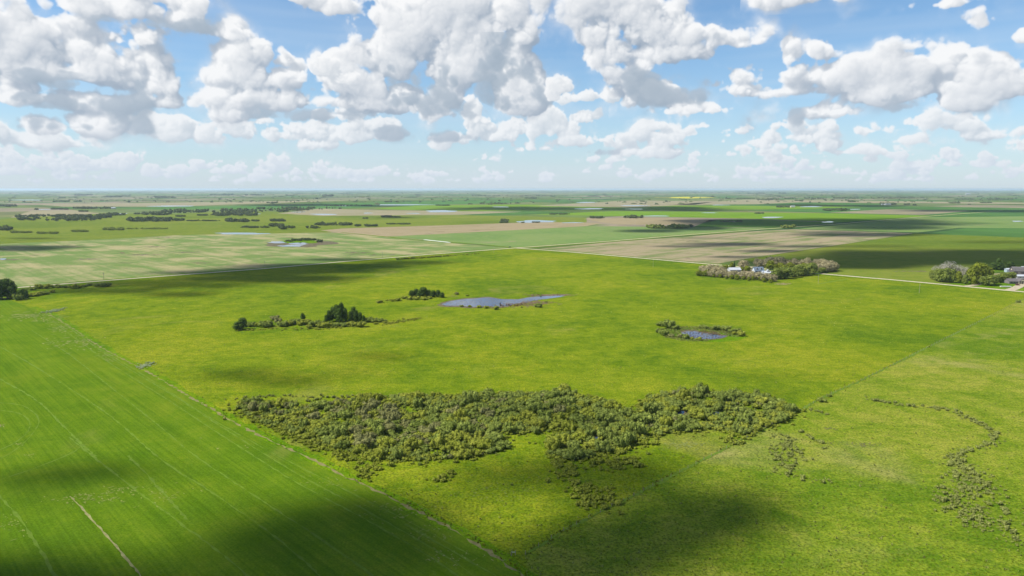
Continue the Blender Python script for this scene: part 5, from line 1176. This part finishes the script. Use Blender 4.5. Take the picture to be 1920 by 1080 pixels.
def cloud_deck():
    rng = np.random.RandomState(4)
    cols = np.arange(-420, 2341, 10.0); n = 210
    rows = HOR+PHO_F*CAM_H/np.geomspace(135, 6900, n)
    G = np.array([[tuple(ground(c, min(r_, 1400)))[:2] for c in cols] for r_ in rows])
    X, Y = G[..., 0], G[..., 1]
    d = np.hypot(X, Y)
    def fb(sc, seed, o=4):
        r = np.random.RandomState(seed); out = 0; a = 1
        for _ in range(o):
            t = 0
            for k in range(7):
                th = r.uniform(0, 6.28); t = t+np.sin((X*math.cos(th)+Y*math.sin(th))*2*math.pi/sc*r.uniform(.6, 1.5)+r.uniform(0, 6.28)+1.2*np.sin((X*math.sin(th)-Y*math.cos(th))*2*math.pi/sc*.6+r.uniform(0, 6)))
            out = out+a*t/2.6; a *= .55; sc *= .5
        return out
    PXc = np.broadcast_to(cols[None, :], X.shape); PYc = np.broadcast_to(rows[:, None], X.shape)
    T = np.zeros_like(X)-0.08
    wob = np.where(d < 900, fb(90, 1), fb(500, 2))
    for (cx, cy, hx, hy, s) in SH_L:
        q = np.sqrt(((PXc-cx)/hx)**2+((PYc-cy)/hy)**2)
        u_ = np.clip((1.52-q+.10*wob)/1.0, 0, 1); T = np.maximum(T, (1 if s > .9 else s*(.75 if hy > 5 else .9))*u_*u_*(3-2*u_))
    T = T*(1+.10*wob)
    T = np.clip(T, 0, 1.15)
    edge = np.zeros_like(T); edge[1:-1, 1:-1] = 1; T = T*edge
    th = -np.log(1-.985*np.clip(T*1.12, 0, 1))/.55*1.5
    off = Vector((SUNV.x/SUNV.z*CB, SUNV.y/SUNV.z*CB, CB))
    keep = th > .02
    idx = -np.ones((2,)+T.shape, int); V = []; F = []
    quad = keep[:-1, :-1] | keep[1:, :-1] | keep[:-1, 1:] | keep[1:, 1:]
    use = np.zeros_like(keep); use[:-1, :-1] |= quad; use[1:, :-1] |= quad; use[:-1, 1:] |= quad; use[1:, 1:] |= quad
    R_, C_ = np.nonzero(use)
    for r_, c_ in zip(R_, C_):
        t = th[r_, c_]; x, y = X[r_, c_]+off.x, Y[r_, c_]+off.y
        idx[0, r_, c_] = len(V); V.append((x, y, CB))
        if keep[r_, c_]: idx[1, r_, c_] = len(V); V.append((x, y, CB+t))
        else: idx[1, r_, c_] = idx[0, r_, c_]
    for r_, c_ in zip(*np.nonzero(quad)):
        q = [(r_, c_), (r_, c_+1), (r_+1, c_+1), (r_+1, c_)]
        lo = [int(idx[0, a, b]) for a, b in q]; hi = [int(idx[1, a, b]) for a, b in q]
        if lo == hi: continue
        F.append(tuple(lo[::-1])); F.append(tuple(hi))      # underside faces down, top faces up
    me = bpy.data.meshes.new('clouds'); me.from_pydata(V, [], F); me.update()
    m = bpy.data.materials.new('cloud_vapour'); m.use_nodes = True; t = NT(m.node_tree); t.n.clear()
    vs = t.node('ShaderNodeVolumeScatter'); vs.inputs['Color'].default_value = (1, 1, 1, 1); vs.inputs['Density'].default_value = .425; vs.inputs['Anisotropy'].default_value = .3
    out = t.node('ShaderNodeOutputMaterial'); t.l.new(vs.outputs[0], out.inputs['Volume'])
    me.materials.append(m)
    tag(link('clouds', me), 'low broken clouds drifting above the drone', kind='stuff')
cloud_deck()
HAZE = 3.1e-5
def haze_box():
    R_ = R_ALL+1500; top = CAM_H+9
    q = MB().box(-R_, R_, -R_, R_, -1.2, top); m = bpy.data.materials.new('haze_air'); m.use_nodes = True; t = NT(m.node_tree); t.n.clear()
    pv_ = t.node('ShaderNodeVolumePrincipled'); pv_.inputs['Color'].default_value = HAZE_COL; pv_.inputs['Density'].default_value = HAZE; pv_.inputs['Anisotropy'].default_value = .2
    out = t.node('ShaderNodeOutputMaterial'); t.l.new(pv_.outputs[0], out.inputs['Volume'])
    tag(q.build('haze', m), 'thin summer haze over the plain', kind='stuff')
HAZE_COL = (.64, .79, .98, 1)
haze_box()

# neighbours that read alike are told apart by their order across the view
ORD = ('first second third fourth fifth sixth seventh eighth ninth tenth eleventh twelfth thirteenth fourteenth fifteenth sixteenth seventeenth eighteenth nineteenth twentieth').split()
bpy.context.view_layer.update()
same = {}
for o in COL.objects:
    if o.parent is None and o.get('label') and o.get('category'): same.setdefault(o['label'], []).append(o)
for lab, os_ in same.items():
    if len(os_) < 2 or len(os_) > 20: continue
    os_.sort(key=lambda o: to_px(o.location.x, o.location.y)[0])
    for i, o in enumerate(os_):
        t = lab+(', leftmost' if i == 0 else (', rightmost' if i == len(os_)-1 else f', {ORD[i]} from the left'))
        if len(t.split()) <= 16: o['label'] = t
